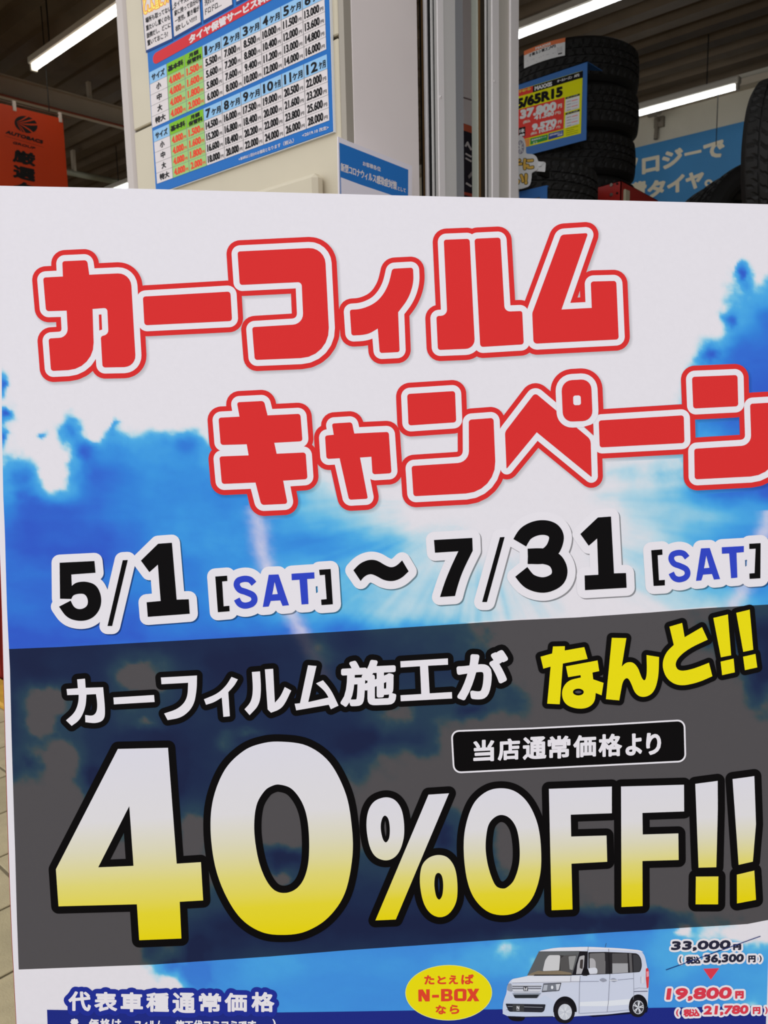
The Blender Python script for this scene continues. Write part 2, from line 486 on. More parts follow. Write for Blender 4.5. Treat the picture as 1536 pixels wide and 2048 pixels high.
# little cover box with rounded corners on the pillar, behind the poster
a = hit(505, 384, 1, 1.48); b = hit(640, 346, 1, 1.48)
mb = MB(); mb.box((a[0] - .1, 1.46, 1.9), (b[0], 1.5, b[2]), CLAD, 0.012)
cv = mb.build('cover_box', None, loc=((a[0] + b[0]) / 2, 1.48, 1.9)); tag(cv, 'low cream cover box fixed to the pillar just above the poster edge', 'box')
cv['label'] = 'cream cover box on the pillar below the tyre storage price board'

# sliding door stiles: nested profiles standing one behind the other
def stile(name, corner, far, face, edge):
    """one door stile: wide +X face made of channels, narrow edge face towards the approach with its seals"""
    y0 = yx(corner); xe = lambda p_: hit(p_, 200, 1, y0)[0]
    mb = MB(); mb.box((xe(edge[0][0]), y0 + .012, 0.02), (-1.4895, yx(far), 3.6), ALU); o = mb.build(name); tag(o, kind='structure')
    for a, b, ins, mat, nm in face:
        mb = MB(); mb.box((-1.4885, yx(a) + (.0 if a > corner else 0), 0.02), (-1.485 - ins, yx(b), 3.6), mat, 0.0012); mb.build(nm, o)
    for a, b, ins, mat, nm in edge:
        mb = MB(); mb.box((xe(a), y0 + ins, 0.02), (xe(b), y0 + .014, 3.6), mat, 0.0008); mb.build(nm, o)
    return o
d1 = stile('door_1', 864, 929, [(864, 869, .001, ALU, 'channel'), (869, 875.5, 0.0, ALU, 'channel'), (875.5, 888, -0.002, ALUL, 'channel'), (888, 913, 0.002, ALU, 'channel'), (913, 929, 0.006, ALUD, 'channel')],
           [(837, 842, .008, GASK, 'gasket'), (842, 848, .004, BRN, 'brush_seal'), (848, 852.5, 0, ALUL, 'edge_strip'), (852.5, 864, .009, GASK, 'gasket')])
d2 = stile('door_2', 971, 1035.5, [(971, 983, 0.0, ALU, 'channel'), (983, 997, -0.003, ALUL, 'channel'), (997, 1019, 0.004, GREYP, 'channel'), (1019, 1035.5, -0.004, ALUL, 'edge_strip')],
           [(943, 955, 0, pmat('green_grey_edge', (200, 204, 190), .45), 'edge_strip'), (955, 958, .004, BRN, 'brush_seal'), (958, 971, .008, pmat('dark_brown_gasket', (46, 38, 26), .7), 'gasket')])
for par, px_, py_ in ((d1, 881.5, 193.5), (d2, 989, 162.5)):
    c = hit(px_, py_, 0, -1.4815); mb = MB(); mb.tube(c - [0.002, 0, 0], c + [0.0015, 0, 0], 0.0035, ALUL, 14, 0.0028); mb.tube(c + [.0014, 0, 0], c + [0.0017, 0, 0], 0.0012, GASK, 8)
    mb.build('screw', par)
    par_l = 'small screw head'
# roof beam on the left, conduit, slim red tube added as the red reflection below the beam
BEAM = pmat('beam_paint', (190, 178, 158), .6, noise=.05, nscale=5)
mb = MB(); xb = -7.05
mb.box((xb - .006, 1.8, 4.14), (xb + .006, 8.0, 4.285), BEAM); mb.box((xb - .05, 1.8, 4.13), (xb + .05, 8.0, 4.14), BEAM); mb.box((xb - .05, 1.8, 4.285), (xb + .05, 8.0, 4.295), BEAM)
bo_ = mb.build('trim_2'); tag(bo_, kind='structure')
mb = MB(); mb.tube((xb + .062, 1.8, 4.12), (xb + .062, 8.0, 4.12), .010, pmat('red_reflection', (150, 80, 60), .5)); mb.build('reflection_line', bo_)
for k in range(5):
    mb = MB(); mb.box((xb - .02, 2.6 + k * 1.2, 4.295), (xb + .02, 2.63 + k * 1.2, CEIL + .03), BEAM); mb.build('hanger', bo_)
c0 = hit(126, 342, 0, -9.0); c1 = hit(205, 373, 0, -9.0)
mb = MB(); dz = c1 - c0
mb.tube((-9, 1.9, c0[2]), (-9, 7.9, c0[2]), .035, pmat('conduit', (150, 150, 130), .5)); cn = mb.build('trim_3'); tag(cn, kind='structure')
for yy in (3.2, 4.6, 6.0, 7.4):
    mb = MB(); mb.box((-9.03, yy, c0[2]), (-8.97, yy + .03, CEIL), BEAM); mb.build('hanger', cn)
# second roof beam over the right bay along the back wall
mb = MB(); mb.box((-12, 7.86, 4.30), (3, 8.0, 4.36), BEAM); tag(mb.build('trim_4'), kind='structure')

# ------------------------------------------------------------------ strip lights
TUBE = pmat('lit_tube', (255, 255, 255), .4, emit=(1.0, .93, .82), estr=10.0)
TUBEC = pmat('lit_tube_cool', (255, 255, 255), .4, emit=(.93, .97, 1.0), estr=10.0)
HOUS = pmat('lamp_housing', (196, 190, 178), .5)
def strip(x, y, z, L, mat, label, name='strip_light', cord=None):
    t = empty(name, (x, y, z), label, 'ceiling light', 'hanging tube lights')
    mb = MB(); mb.box((x - L / 2 - .02, y - .035, z + .02), (x + L / 2 + .02, y + .035, z + .075), HOUS, .008); mb.build('housing', t)
    mb = MB(); mb.tube((x - L / 2 + .02, y, z), (x + L / 2 - .02, y, z), .021, mat, 16); mb.build('tube', t, True)
    for sx in (-1, 1):
        mb = MB(); mb.box((x + sx * L / 2 - .012, y - .025, z - .025), (x + sx * L / 2 + .012, y + .025, z + .03), HOUS, .004); mb.build('lamp_holder', t)
        mb = MB(); mb.tube((x + sx * L * .3, y, z + .07), (x + sx * L * .3, y, CEIL + .02), .005, GASK, 8); mb.build('hanger_rod', t)
    if cord: mb = MB(); mb.tube((cord, y, z - .42), (cord, y, z + .03), .004, GASK, 8); mb.build('pull_cord', t)
    return t
strip(-5.31, 2.82, 4.0, 1.36, TUBE, 'warm tube light at the upper left, above the orange banner')
strip(-8.2, 4.93, 4.0, 1.3, TUBEC, 'short far tube light low between orange banner and pillar')
strip(-2.90, 4.93, 4.0, 1.35, TUBEC, 'bright tube light directly above the wrapped tyre stack')
strip(-3.05, 7.0, 4.0, 1.25, TUBEC, 'farthest tube light, in front of the back wall above the blue banner', cord=-2.58)
# ================================================================== CAMPAIGN POSTER
_fw = -WM[:, 2]                                     # viewing direction
_rt = WM[:, 0]
PN = _n(-_fw * math.cos(math.radians(5)) - _rt * math.sin(math.radians(5)) * 1.0)
PP0 = CAM + _fw * 1.0
def POS(px, py, lift=0.0):
    return hitp(px, py, PP0 + PN * lift, PN)
POS.batch = plane_batch(PP0, PN)
pc = POS(770, 2250); foot = (pc[0], pc[1], 0.0)
poster = empty('campaign_poster', foot, 'big sale poster with red katakana title and yellow 40%OFF!! over blue sky', 'poster')

LEFT = [(-24, 371), (-12, 700), (0, 1105), (4, 1222), (7, 1340), (10, 1442), (14, 1590), (19, 1748), (24, 1875), (33, 2048), (42, 2250)]
RIGHT = [(1596, 409.5), (1580, 900), (1565, 1300), (1552, 1800), (1545.5, 2048), (1540, 2250)]
def lerp_edge(E, y):
    for (xa, ya), (xb, yb) in zip(E, E[1:]):
        if y <= yb: return xa + (xb - xa) * (y - ya) / (yb - ya)
    return E[-1][0]
TOP = [(-24, 371), (200, 375.5), (500, 383), (800, 391), (1100, 397.5), (1400, 405), (1596, 410)]
mb = MB()
out = [POS(*p) for p in TOP] + [POS(*p) for p in RIGHT[1:]] + [POS(*p) for p in LEFT[:0:-1]]
mb.slab(out, PN, 0.0006, ink((229, 225, 231)))
sheet = mb.build('paper_sheet', poster)
# board behind the sheet with a thin red edge
mb = MB(); lo = lambda p: POS(*p) - PN * 0.0012
bo = [(-25, 373), (1598, 412)] + [(RIGHT[k][0] + 2, RIGHT[k][1]) for k in (1, 2, 3, 4)] + [(1542, 2252)] + [(39, 2252)] + [(LEFT[k][0] - 2.2, LEFT[k][1]) for k in (9, 8, 7, 6, 5, 4, 3, 2)]
mb.slab([lo(p) for p in bo], PN, 0.006, pmat('board_red', (150, 42, 34), 0.5))
mb.build('backing_board', poster)
mb = MB(); steel = pmat('stand_steel', (60, 60, 64), 0.35, 0.8)
for px_, in ((200,), (1330,)):
    a = POS(px_, 900) - PN * 0.022; b = POS(px_, 2250) - PN * 0.022
    dr = _n(b - a); t = (0.014 - b[2]) / dr[2]; ft = b + dr * t
    mb = MB(); mb.tube(a, ft, 0.011, steel); mb.build('front_leg', poster)
    mb = MB(); bk = np.array([ft[0] - PN[0] * 0.55, ft[1] - PN[1] * 0.55, 0.014]); mb.tube(a, bk, 0.011, steel); mb.build('rear_leg', poster)

# ------------------------------------------------------------------ printed sky (procedural clouds over a coarse colour plan)
GRID = '''
0000000000000000000000000
0000000000000000000000000
0000000000000000000000011
0000000000000000000000034
0000000000000000000000158
0000000000000000000000388
1000000000000000000001789
2010000000000000000002789
2126566200000000000001579
5548766655310000000123689
7998766665431000000023455
8999876666654210000124566
8888777665543222110023456
8888877665543222110001235
9999988888786553100000269
8988447998867776100000039
8358457888776555410000003
8547888878887720000000000
7307888777742110000000000
0003787711110000000000000
0000475200001346000000000
0000011255656776000000000
0000004556888886542100000
0000127999999999988875331
0000047766777765446774666
0000005777777777777777765
0000005777777777777777765
'''.split()
NZ = np.random.RandomState(5)
def vnoise(x, y, seed):
    xi = np.floor(x).astype(int); yi = np.floor(y).astype(int); fx = x - xi; fy = y - yi
    fx = fx * fx * (3 - 2 * fx); fy = fy * fy * (3 - 2 * fy)
    def h(a, b):
        n = (a * 374761393 + b * 668265263 + seed * 2246822519) & 0x7fffffff
        n = ((n ^ (n >> 13)) * 1274126177) & 0x7fffffff
        return ((n ^ (n >> 16)) & 0xffff) / 65535.0
    return (h(xi, yi) * (1 - fx) + h(xi + 1, yi) * fx) * (1 - fy) + (h(xi, yi + 1) * (1 - fx) + h(xi + 1, yi + 1) * fx) * fy
def fbm(x, y, seed, o=4):
    t = 0; a = 1; s = 0
    for i in range(o):
        t = t + a * vnoise(x * 2**i, y * 2**i, seed + i); s += a; a *= 0.55
    return t / s
G = np.array([[float(c) for c in r.ljust(25, r[-1])[:25]] for r in GRID])
def plan(x, y):
    u = np.clip(x / 64.0, 0, 23.999); v = np.clip((y - 384) / 64.0, 0, len(G) - 1.001)
    i = u.astype(int); j = v.astype(int); fu = u - i; fv = v - j
    fu = fu * fu * (3 - 2 * fu); fv = fv * fv * (3 - 2 * fv)
    return (G[j, i] * (1 - fu) + G[j, i + 1] * fu) * (1 - fv) + (G[j + 1, i] * (1 - fu) + G[j + 1, i + 1] * fu) * fv
BT = [(20, 1298), (120, 1294), (380, 1280), (700, 1262), (1040, 1240), (1152, 1235), (1300, 1225), (1400, 1217), (1536, 1209), (1566, 1206)]
BB = [(39, 1939), (310, 1929), (540, 1913), (700, 1900), (1040, 1877), (1200, 1866), (1377, 1855), (1450, 1851), (1495, 1848), (1536, 1840), (1566, 1834)]
def edge_y(E, x):
    return np.interp(x, [p[0] for p in E], [p[1] for p in E])
PAL_S = np.array([lin(c) for c in [(229, 225, 231), (214, 222, 230), (185, 217, 231), (150, 205, 229), (108, 190, 230), (76, 170, 230), (60, 150, 226), (52, 130, 219), (52, 110, 212), (50, 92, 202)]])
PAL_B = np.array([lin(c) for c in [(82, 79, 81), (76, 77, 80), (62, 76, 80), (54, 72, 82), (46, 69, 84), (40, 63, 82), (36, 55, 80), (32, 48, 77), (29, 42, 74), (27, 36, 68)]])
PAL_F = np.array([lin(c) for c in [(229, 225, 231), (205, 221, 232), (165, 212, 231), (120, 200, 230), (95, 185, 230), (80, 172, 230), (72, 160, 228), (66, 146, 224), (64, 138, 220), (60, 125, 215)]])
BLOBS = [(4, 765, 13, 20, 7), (8, 828, 15, 9, 7), (5, 872, 11, 14, 6), (82, 872, 11, 9, 5), (140, 858, 20, 26, 5), (160, 905, 26, 30, 3), (190, 862, 18, 24, -6), (228, 848, 9, 16, 4), (104, 935, 24, 36, -9), (40, 948, 34, 26, 3),
  (50, 985, 30, 14, 2), (370, 890, 24, 26, 1.5), (1488, 545, 12, 26, 7), (1520, 540, 8, 26, -4), (1455, 640, 14, 20, 4), (1420, 710, 18, 22, 5),
  (96, 1400, 38, 26, -9), (80, 1450, 26, 18, -7), (262, 1350, 30, 20, -8), (300, 1375, 34, 14, -6), (120, 1512, 30, 26, -7), (60, 1530, 24, 18, 4), (180, 1560, 26, 20, 5), (240, 1600, 34, 26, 5), (290, 1450, 26, 10, -3),
  (330, 1540, 40, 60, 4), (385, 1665, 22, 40, -8), (452, 1482, 20, 18, -5), (495, 1462, 22, 8, -4), (570, 1630, 40, 50, -6), (570, 1715, 40, 22, 6), (560, 1760, 22, 12, -7), (300, 1900, 14, 20, 3), (345, 1850, 14, 50, -4), (395, 1900, 16, 30, 5),
  (720, 1490, 40, 26, 3), (640, 1310, 26, 30, -4), (790, 1430, 40, 30, -5), (940, 1425, 34, 14, 5), (886, 1665, 26, 40, 5), (1510, 1380, 26, 40, 4), (1120, 1840, 60, 14, 5), (1280, 1835, 50, 22, 6),
  (340, 1935, 20, 12, 4), (350, 1975, 18, 16, -4), (400, 1960, 24, 30, 4), (385, 1950, 20, 20, 3), (1495, 1868, 34, 14, -5), (1365, 1862, 16, 9, -5), (1010, 1895, 24, 22, -2), (1180, 1868, 16, 14, -2), (1500, 2010, 30, 16, -2)]
def skycol(x, y, which='S'):
    x = np.asarray(x, float); y = np.asarray(y, float)
    wx = x + 44 * (fbm(x / 60, y / 60, 3) - .5); wy = y + 44 * (fbm(x / 60, y / 60, 9) - .5)
    v = plan(wx, wy)
    hx = x + 26 * (fbm(x / 24, y / 24, 13) - .5); hy = y + 26 * (fbm(x / 24, y / 24, 19) - .5)
    for bx, by, rx, ry, s_ in BLOBS:
        v = v + s_ * np.exp(-(((hx - bx) / rx)**2 + ((hy - by) / ry)**2))
    v = np.clip(v, 0, 9)
    edge = np.exp(-((v - 3) / 2.2)**2)
    soft = np.clip((x - 480) / 140, 0, 1) * np.clip((y - 930) / 60, 0, 1) * (y < edge_y(BT, x)) * 1.0
    v = v + edge * 4.6 * (1 - .85 * soft) * (fbm(x / 30, y / 30, 21, 5) - .5) + 1.6 * (fbm(x / 110, y / 45, 33, 4) - .5) * (v > .4)
    soft = np.maximum(soft, np.clip((x - 1100) / 100, 0, 1) * np.clip((y - 840) / 60, 0, 1) * (y < 1215))
    t_ = np.clip((v - 1.2) / 3.6, 0, 1); sh = 5.2 * t_ * t_ * (3 - 2 * t_)
    v = np.where(v < 4.8, v * soft + sh * (1 - soft), v + .4 * (1 - soft) * np.clip(1 - (v - 4.8), 0, 1))
    # faint rays of light in the printed sky
    an = np.arctan2(y - 1000, x - 960); v = v + soft * 3.0 * (fbm(an * 12 + 40, np.hypot(x - 960, y - 1000) / 260, 41, 3) - .5) * np.clip(v, 0, 1)
    v = np.clip(v, 0, 8.999)
    pal = {'S': PAL_S, 'B': PAL_B, 'F': PAL_F}[which]
    i = v.astype(int); f = (v - i)[..., None]
    c = pal[i] * (1 - f) + pal[i + 1] * f
    # contrails
    for (xa, ya, xb, yb, wd) in ((512, 1010, 632, 1300, 12), (1546, 1020, 1462, 1215, 13)):
        t = (y - ya) / (yb - ya); cx = (np.interp(y, [1030, 1120, 1180, 1240, 1300, 1350], [514, 527, 552, 590, 622, 645]) if xa < 1000 else np.interp(y, [1020, 1100, 1160, 1215], [1545, 1520, 1495, 1465])) + 8 * (fbm(y / 14, y * 0, 91) - .5)
        m = np.exp(-((x - cx) / (wd + 7 * fbm(x / 9, y / 9, 51)))**2) * ((y > ya) & (y < yb + 60)) * (0.45 + .6 * fbm(x / 10, y / 14, 61))
        m = np.clip(m, 0, 1)[..., None] * (0.85 if which != 'B' else 0.5)
        tgt = np.array(lin((222, 215, 232))) if which != 'B' else np.array(lin((88, 82, 92)))
        c = c * (1 - m) + tgt * m
    c = c * (1 + 0.03 * (fbm(x / 5, y / 5, 77, 2) - .5))[..., None]
    return np.clip(c * INKK, 0, 0.95)
def colf_sky(pts, k=1.0, which='S'):
    a = np.array(pts); return skycol(a[:, 0], a[:, 1], which) * k

PL = [(2, 371), (4, 850), (6.5, 968), (10, 1046), (13.8, 1178), (20, 1298), (23, 1427), (27, 1560), (30, 1653), (34, 1800), (39, 1938), (43, 2048), (47, 2200)]
PR = [(1590, 409), (1562, 1220), (1540, 1850), (1533, 2040), (1527, 2200)]
def sky_sheet(name, which, ytop, ybot, nx, ny, layer):
    vs = []; fs = []
    for j in range(ny + 1):
        t = j / ny
        ymid = ytop(770) * (1 - t) + ybot(770) * t
        xl = np.interp(ymid, [p[1] for p in PL], [p[0] for p in PL]); xr = np.interp(ymid, [p[1] for p in PR], [p[0] for p in PR])
        for i in range(nx + 1):
            x = xl + (xr - xl) * i / nx
            vs.append((x, ytop(x) * (1 - t) + ybot(x) * t))
    for j in range(ny):
        for i in range(nx):
            k = j * (nx + 1) + i; fs.append((k, k + 1, k + nx + 2, k + nx + 1))
    p = Print(POS); p._add(vs, fs, ink_vcol(), layer, colf=lambda q: colf_sky(q, 1.0, which)); p.build(name, poster)
sky_sheet('printed_sky', 'S', lambda x: 374 + x * .0247 + 0 * x, lambda x: edge_y(BT, x), 400, 235, 1)
sky_sheet('dark_band', 'B', lambda x: edge_y(BT, x), lambda x: edge_y(BB, x), 380, 160, 1)
sky_sheet('printed_lower_sky', 'F', lambda x: edge_y(BB, x), lambda x: 2046 - (x - 40) * .012 + 0 * x, 380, 40, 1)

RED = ink((218, 48, 48)); RIM = ink((218, 48, 48)); WHT = ink((232, 228, 234)); BLK = ink((8, 6, 7)); YEL = ink((236, 222, 16))
VC = ink_vcol()
# ------------------------------------------------------------------ red title
def R(p, o, s=4): return rnd(p, o[0], o[1], s)
A1 = (50, 460); A2 = (420, 440); A3 = (640, 440); A4 = (900, 440); A5 = (400, 740); A6 = (640, 740); A7 = (980, 720); A8 = (1152, 700)
title1 = [
 R([(298,250,20),(497,241,24),(514,358),(845,342,105),(888,1095,95),(620,1100,22),(606,850,18),(668,835,35),(658,622,28),(540,632),(556,1110,210),(208,1128,22),(188,868,20),(345,858,70),(333,645),(168,650,24),(145,380,20),(303,372)], A1),
 rnd([(285.7,593.2,5),(460.7,583,6),(464.2,642,6),(288.8,650.6,6)]),
 R([(220,252,20),(918,218,130),(962,1095,235),(358,1120,22),(337,857,20),(748,832,85),(733,496,32),(238,520,22)], A2),
 R([(578,390,18),(744,381,20),(750,500,'c'),(708,630,'c'),(625,738),(637,1056,18),(478,1064,18),(462,868),(380,918,'c'),(252,924,18),(238,718,18),(340,712,'c'),(462,655,'c'),(545,535,'c')], A3),
 R([(990,158,20),(1197,150,22),(1240,1028,75),(943,1040,22),(931,768,20),(1018,764,50)], A3),
 R([(196,150,22),(403,140,22),(437,733,45),(578,728,18),(590,995,22),(242,1016,24)], A4),
 R([(890,118,22),(1105,104,22),(892,716),(1134,703),(1126,492,22),(1330,487,22),(1350,955,22),(668,990,30),(658,745,12)], A4)]
title2 = [
 R([(295,258,20),(512,247,22),(540,363),(803,350,22),(820,570,22),(594,582),(613,670),(845,659,22),(860,873,22),(665,885),(700,1070,22),(490,1080,24),(444,900),(175,912,22),(155,692,20),(389,683),(374,594),(165,600,22),(148,382,20),(316,373)], A5),
 R([(95,428,18),(255,418,18),(274,508),(550,495,20),(572,826,20),(420,835,22),(411,694),(320,700),(383,1030,16),(232,1038,18),(157,706),(52,712,20),(40,525,18),(110,518)], A6),
 R([(697,192,22),(1080,168,22),(1090,418,22),(708,444,22)], A6),
 R([(732,768,20),(1192,738,90),(1190,398,22),(1388,383,24),(1412,975,245),(748,1010,22)], A6),
 R([(120,575,20),(360,262,30),(805,635,30),(814,938,10),(374,578),(132,872,10)], A7),
 R([(182,564,20),(862,522,22),(868,744,22),(190,780,22)], A8),
 R([(928,215,22),(1292,200,22),(1298,450,22),(938,468,22)], A8),
 R([(946,790,20),(1403,762,80),(1393,430,20),(1610,418,24),(1630,1000,235),(950,1035,22)], A8)]
for nm, gl in (('title_lettering', title1), ('title_lettering', title2)):
    p = Print(POS, union=True)
    for g in gl:
        for q, (wd, k) in enumerate(((26.5, .955), (25, .88), (23.4, .80), (21.5, .70))):
            p.stroke(g, wd, VC, 1.2 + q * .42, colf=lambda a, k=k: colf_sky(a, k), off=(3.0, 3.4))
        p.stroke(g, 22.3, RIM, 3.0); p.stroke(g, 12.2, WHT, 3.6); p.poly(g, RED, 4.2)
    if gl is title2:
        c = R([(570,165,85),(808,152,80),(822,485,80),(585,495,75)], A7)
        p.stroke(c, 22.3, RIM, 3.0); p.stroke(c, 12.2, WHT, 5.0); p.poly(c, RED, 6.0)
        for q, (wd, k) in enumerate(((26.5, .955), (25, .88), (23.4, .80), (21.5, .70))):
            p.stroke(c, wd, VC, 1.2 + q * .42, colf=lambda a, k=k: colf_sky(a, k), off=(3.0, 3.4))
        p.poly(R([(665,285,18),(725,283,18),(728,360,18),(667,362,18)], A7), WHT, 7.0)
        # the rim wedge where the ring meets the bar
        p.poly(R([(752,534),(826,511),(829,604)], A7), RIM, 5.6)
    p.build(nm, poster)

# ------------------------------------------------------------------ dates
B1 = (90, 1020); B2 = (400, 1060); B3 = (690, 1020); B4 = (980, 1020); B5 = (1152, 1020)
NAV = ink((50, 70, 196))
d_black = [
 R([(117,422),(395,408),(404,502),(210,516),(214,607),(250,578,'c'),(330,570,'c'),(415,600,'c'),(455,700,'c'),(440,800,'c'),(375,872,'c'),(280,893,'c'),(175,865,'c'),(112,773),(205,725),(232,782,'c'),(285,798,'c'),(340,770,'c'),(345,715,'c'),(320,672,'c'),(275,668,'c'),(225,680,'c'),(210,712),(120,710)], B1),
 R([(622,402),(662,400),(537,928),(500,928)], B1),
 R([(767,405),(905,270),(1015,262),(1053,717),(1150,714),(1158,830),(822,855),(813,738),(925,728),(903,437),(835,497)], B1),
 R([(122,372),(217,365),(219,408),(177,412),(189,610),(235,606),(237,650),(143,658)], B2),
 R([(953,318),(1045,312),(1063,594),(972,601),(969,557),(1013,553),(999,358),(958,362)], B2),
 R([(67,482),(120,425,'c'),(195,395,'c'),(260,403,'c'),(320,442,'c'),(370,462,'c'),(415,445,'c'),(457,403),(509,491),(450,548,'c'),(380,572,'c'),(310,562,'c'),(260,532,'c'),(205,508,'c'),(155,530,'c'),(125,568)], B3),
 R([(712,240),(1018,223),(1022,325),(940,490,'c'),(900,610,'c'),(880,688),(760,696),(800,570,'c'),(850,450,'c'),(907,330),(720,342)], B3),
 R([(1240,218),(1277,216),(1135,736),(1097,736)], B3),
 ribbon([(238,262),(285,190),(360,149),(440,141),(505,165),(532,225),(500,315),(425,370),(303,371)], 118, *B4, 4),
 ribbon([(303,371),(430,370),(520,405),(558,485),(530,560),(430,600),(320,572),(250,495)], 124, *B4, 4),
 R([(723,192),(863,60),(968,52),(992,507),(1088,504),(1093,622),(760,641),(757,524),(867,518),(857,228),(790,286)], B4),
 R([(602,322),(690,315),(692,358),(653,362),(664,562),(711,559),(711,603),(621,608)], B5),
 R([(1386,270),(1477,265),(1475,546),(1389,551),(1387,508),(1429,505),(1437,309),(1387,312)], B5)]
S1 = [(432,430),(400,398),(355,391),(308,405),(294,440),(318,478),(370,497),(422,522),(435,560),(412,592),(360,605),(318,590),(294,552)]
S2 = [(740 + (x - 270) * .925, 318 + (y - 367) * 1.0) for x, y in S1]
d_blue = [ribbon(S1, 50, *B2, 4), ribbon(S2, 46, *B5, 4),
 R([(732,350),(914,338),(916,388),(857,392),(868,592),(812,596),(796,398),(734,402)], B2),
 R([(1166,298),(1343,288),(1343,337),(1284,342),(1291,541),(1241,546),(1226,347),(1168,350)], B5)]
d_A = [([(550,358),(628,355),(712,602),(660,607),(642,563),(566,568),(550,612),(502,616)], [(597,415),(622,512),(578,516)], B2),
       ([(1000,307),(1070,304),(1153,552),(1104,557),(1088,512),(1017,517),(1003,563),(960,567)], [(1042,365),(1068,462),(1024,466)], B5)]
p = Print(POS, union=True)
allg = d_black + d_blue + [R(a, o) for a, h, o in d_A]
for g in allg:
    p.stroke(g, 16.3, VC, 1.5, colf=lambda a: colf_sky(a, .36), off=(2.6, 2.4)); p.stroke(g, 16.3, WHT, 2.6)
    if g is allg[8] or g is allg[9]: pass
for g in d_black: p.poly(g, BLK, 3.6)
for g in d_blue: p.poly(g, NAV, 3.6)
for a, h, o in d_A: p.poly(R(a, o), NAV, 3.6, holes=[R(h, o)]); p.poly(R(h, o), WHT, 2.6)
p.build('date_lettering', poster)

# ------------------------------------------------------------------ band: white line of text
C1 = (120, 1280); C2 = (440, 1260); C3 = (760, 1240)
p = Print(POS, union=True); ol = [(11.2, BLK, 3)]
K = 4
def band_poly(g, hole=None):
    p.poly(g, WHT, 4, holes=[hole] if hole else ()); p.stroke(g, 11.2, BLK, 3)
    if hole: p.stroke(hole, 11.2, BLK, 3)
band_poly(R([(137,315),(200,309),(205,382),(345,378),(362,560,'c'),(355,640,'c'),(290,668,'c'),(203,658),(201,600),(262,608,'c'),(292,580,'c'),(300,520,'c'),(288,433),(212,437),(205,540,'c'),(160,640,'c'),(93,687),(48,643),(120,580,'c'),(148,500,'c'),(150,438),(58,441),(52,392),(143,386)], C1))
band_poly(R([(427,460),(752,440),(757,496),(431,515)], C1))
band_poly(R([(807,300),(1096,284),(1094,400,'c'),(1070,530,'c'),(980,620,'c'),(861,641),(833,588),(950,550,'c'),(1020,470,'c'),(1025,342),(812,354)], C1))
band_poly(R([(1372,295),(1423,315),(1395,365,'c'),(1346,417),(1359,610),(1307,615),(1294,460),(1230,500,'c'),(1168,518),(1152,474),(1260,430,'c'),(1330,365,'c')], C1))
band_poly(R([(255,336),(320,331),(330,480,'c'),(315,600,'c'),(237,681),(196,634),(250,575,'c'),(265,480,'c')], C2))
band_poly(R([(359,315),(425,310),(439,582),(485,530,'c'),(518,456),(570,484),(520,590,'c'),(480,635,'c'),(408,662),(381,635)], C2))
band_poly(R([(704,282),(772,288),(706,577),(868,540),(840,490,'c'),(768,427),(824,402),(890,480,'c'),(948,605),(887,634),(870,598),(610,643),(597,590),(640,586)], C2))
q = box4(681, 1317.5, 792.5, 1414, -0.045)
p.text('施', q, WHT, 4, bold=3.6, outlines=ol, res=4)
band_poly(R([(163,330),(543,307),(544,358),(385,366),(397,587),(575,576),(577,628),(166,650),(164,602),(330,592),(320,370),(165,380)], C3))
p.text('が', box4(913, 1299.5, 1016, 1401, -0.04), WHT, 4, bold=4.2, outlines=ol, res=4)
p.build('band_lettering', poster)

# なんと!!
D1 = (1060, 1200); sD = 1536 / 476.0
def RD(p_): return rnd(p_, D1[0], D1[1], sD)
p = Print(POS, union=True)
def yel(g, hole=None, w=10, mat=None):
    p.poly(g, YEL, 5, holes=[hole] if hole else ()); p.stroke(g, w, BLK, 4)
    if hole: p.stroke(hole, w * .4, BLK, 4)
yel(RD([(68,366),(143,345),(148,300),(225,298),(224,326),(350,304),(372,380),(212,410),(192,673),(111,669),(133,430),(86,443)]))
hole = crom([(312 + 35 * math.cos(t), 594 + 22 * math.sin(t)) for t in np.linspace(0, 2 * math.pi, 13)[:-1]], D1[0], D1[1], sD, 3)
yel(RD([(232,428),(436,390),(447,459),(403,468),(408,512),(475,535),(462,615),(424,600),(418,660,'c'),(370,700,'c'),(290,702,'c'),(220,670,'c'),(200,590,'c'),(240,520,'c'),(328,500),(326,485),(246,498)]), hole)
yel(RD([(528,244),(622,246),(592,430),(620,402,'c'),(665,400,'c'),(700,440,'c'),(720,505,'c'),(742,525,'c'),(755,480,'c'),(752,355),(833,368),(830,500,'c'),(800,600,'c'),(735,632,'c'),(680,610,'c'),(650,530,'c'),(628,498,'c'),(600,520,'c'),(588,580,'c'),(576,648),(490,640)]))
yel(RD([(900,172),(982,148),(998,240),(1110,175),(1147,256),(1030,310,'c'),(955,370,'c'),(935,420,'c'),(960,460,'c'),(1040,450,'c'),(1155,405),(1177,492),(1080,535,'c'),(960,558,'c'),(880,510,'c'),(850,420,'c'),(875,340,'c'),(928,290)]))
yel(RD([(1183,116),(1277,93),(1298,357),(1232,370)])); yel(RD([(1230,398),(1314,378),(1322,467),(1240,485)]))
yel(RD([(1331,83),(1418,62),(1441,321),(1376,335)])); yel(RD([(1375,366),(1455,348),(1467,435),(1387,453)]))
p.build('exclamation_lettering', poster)

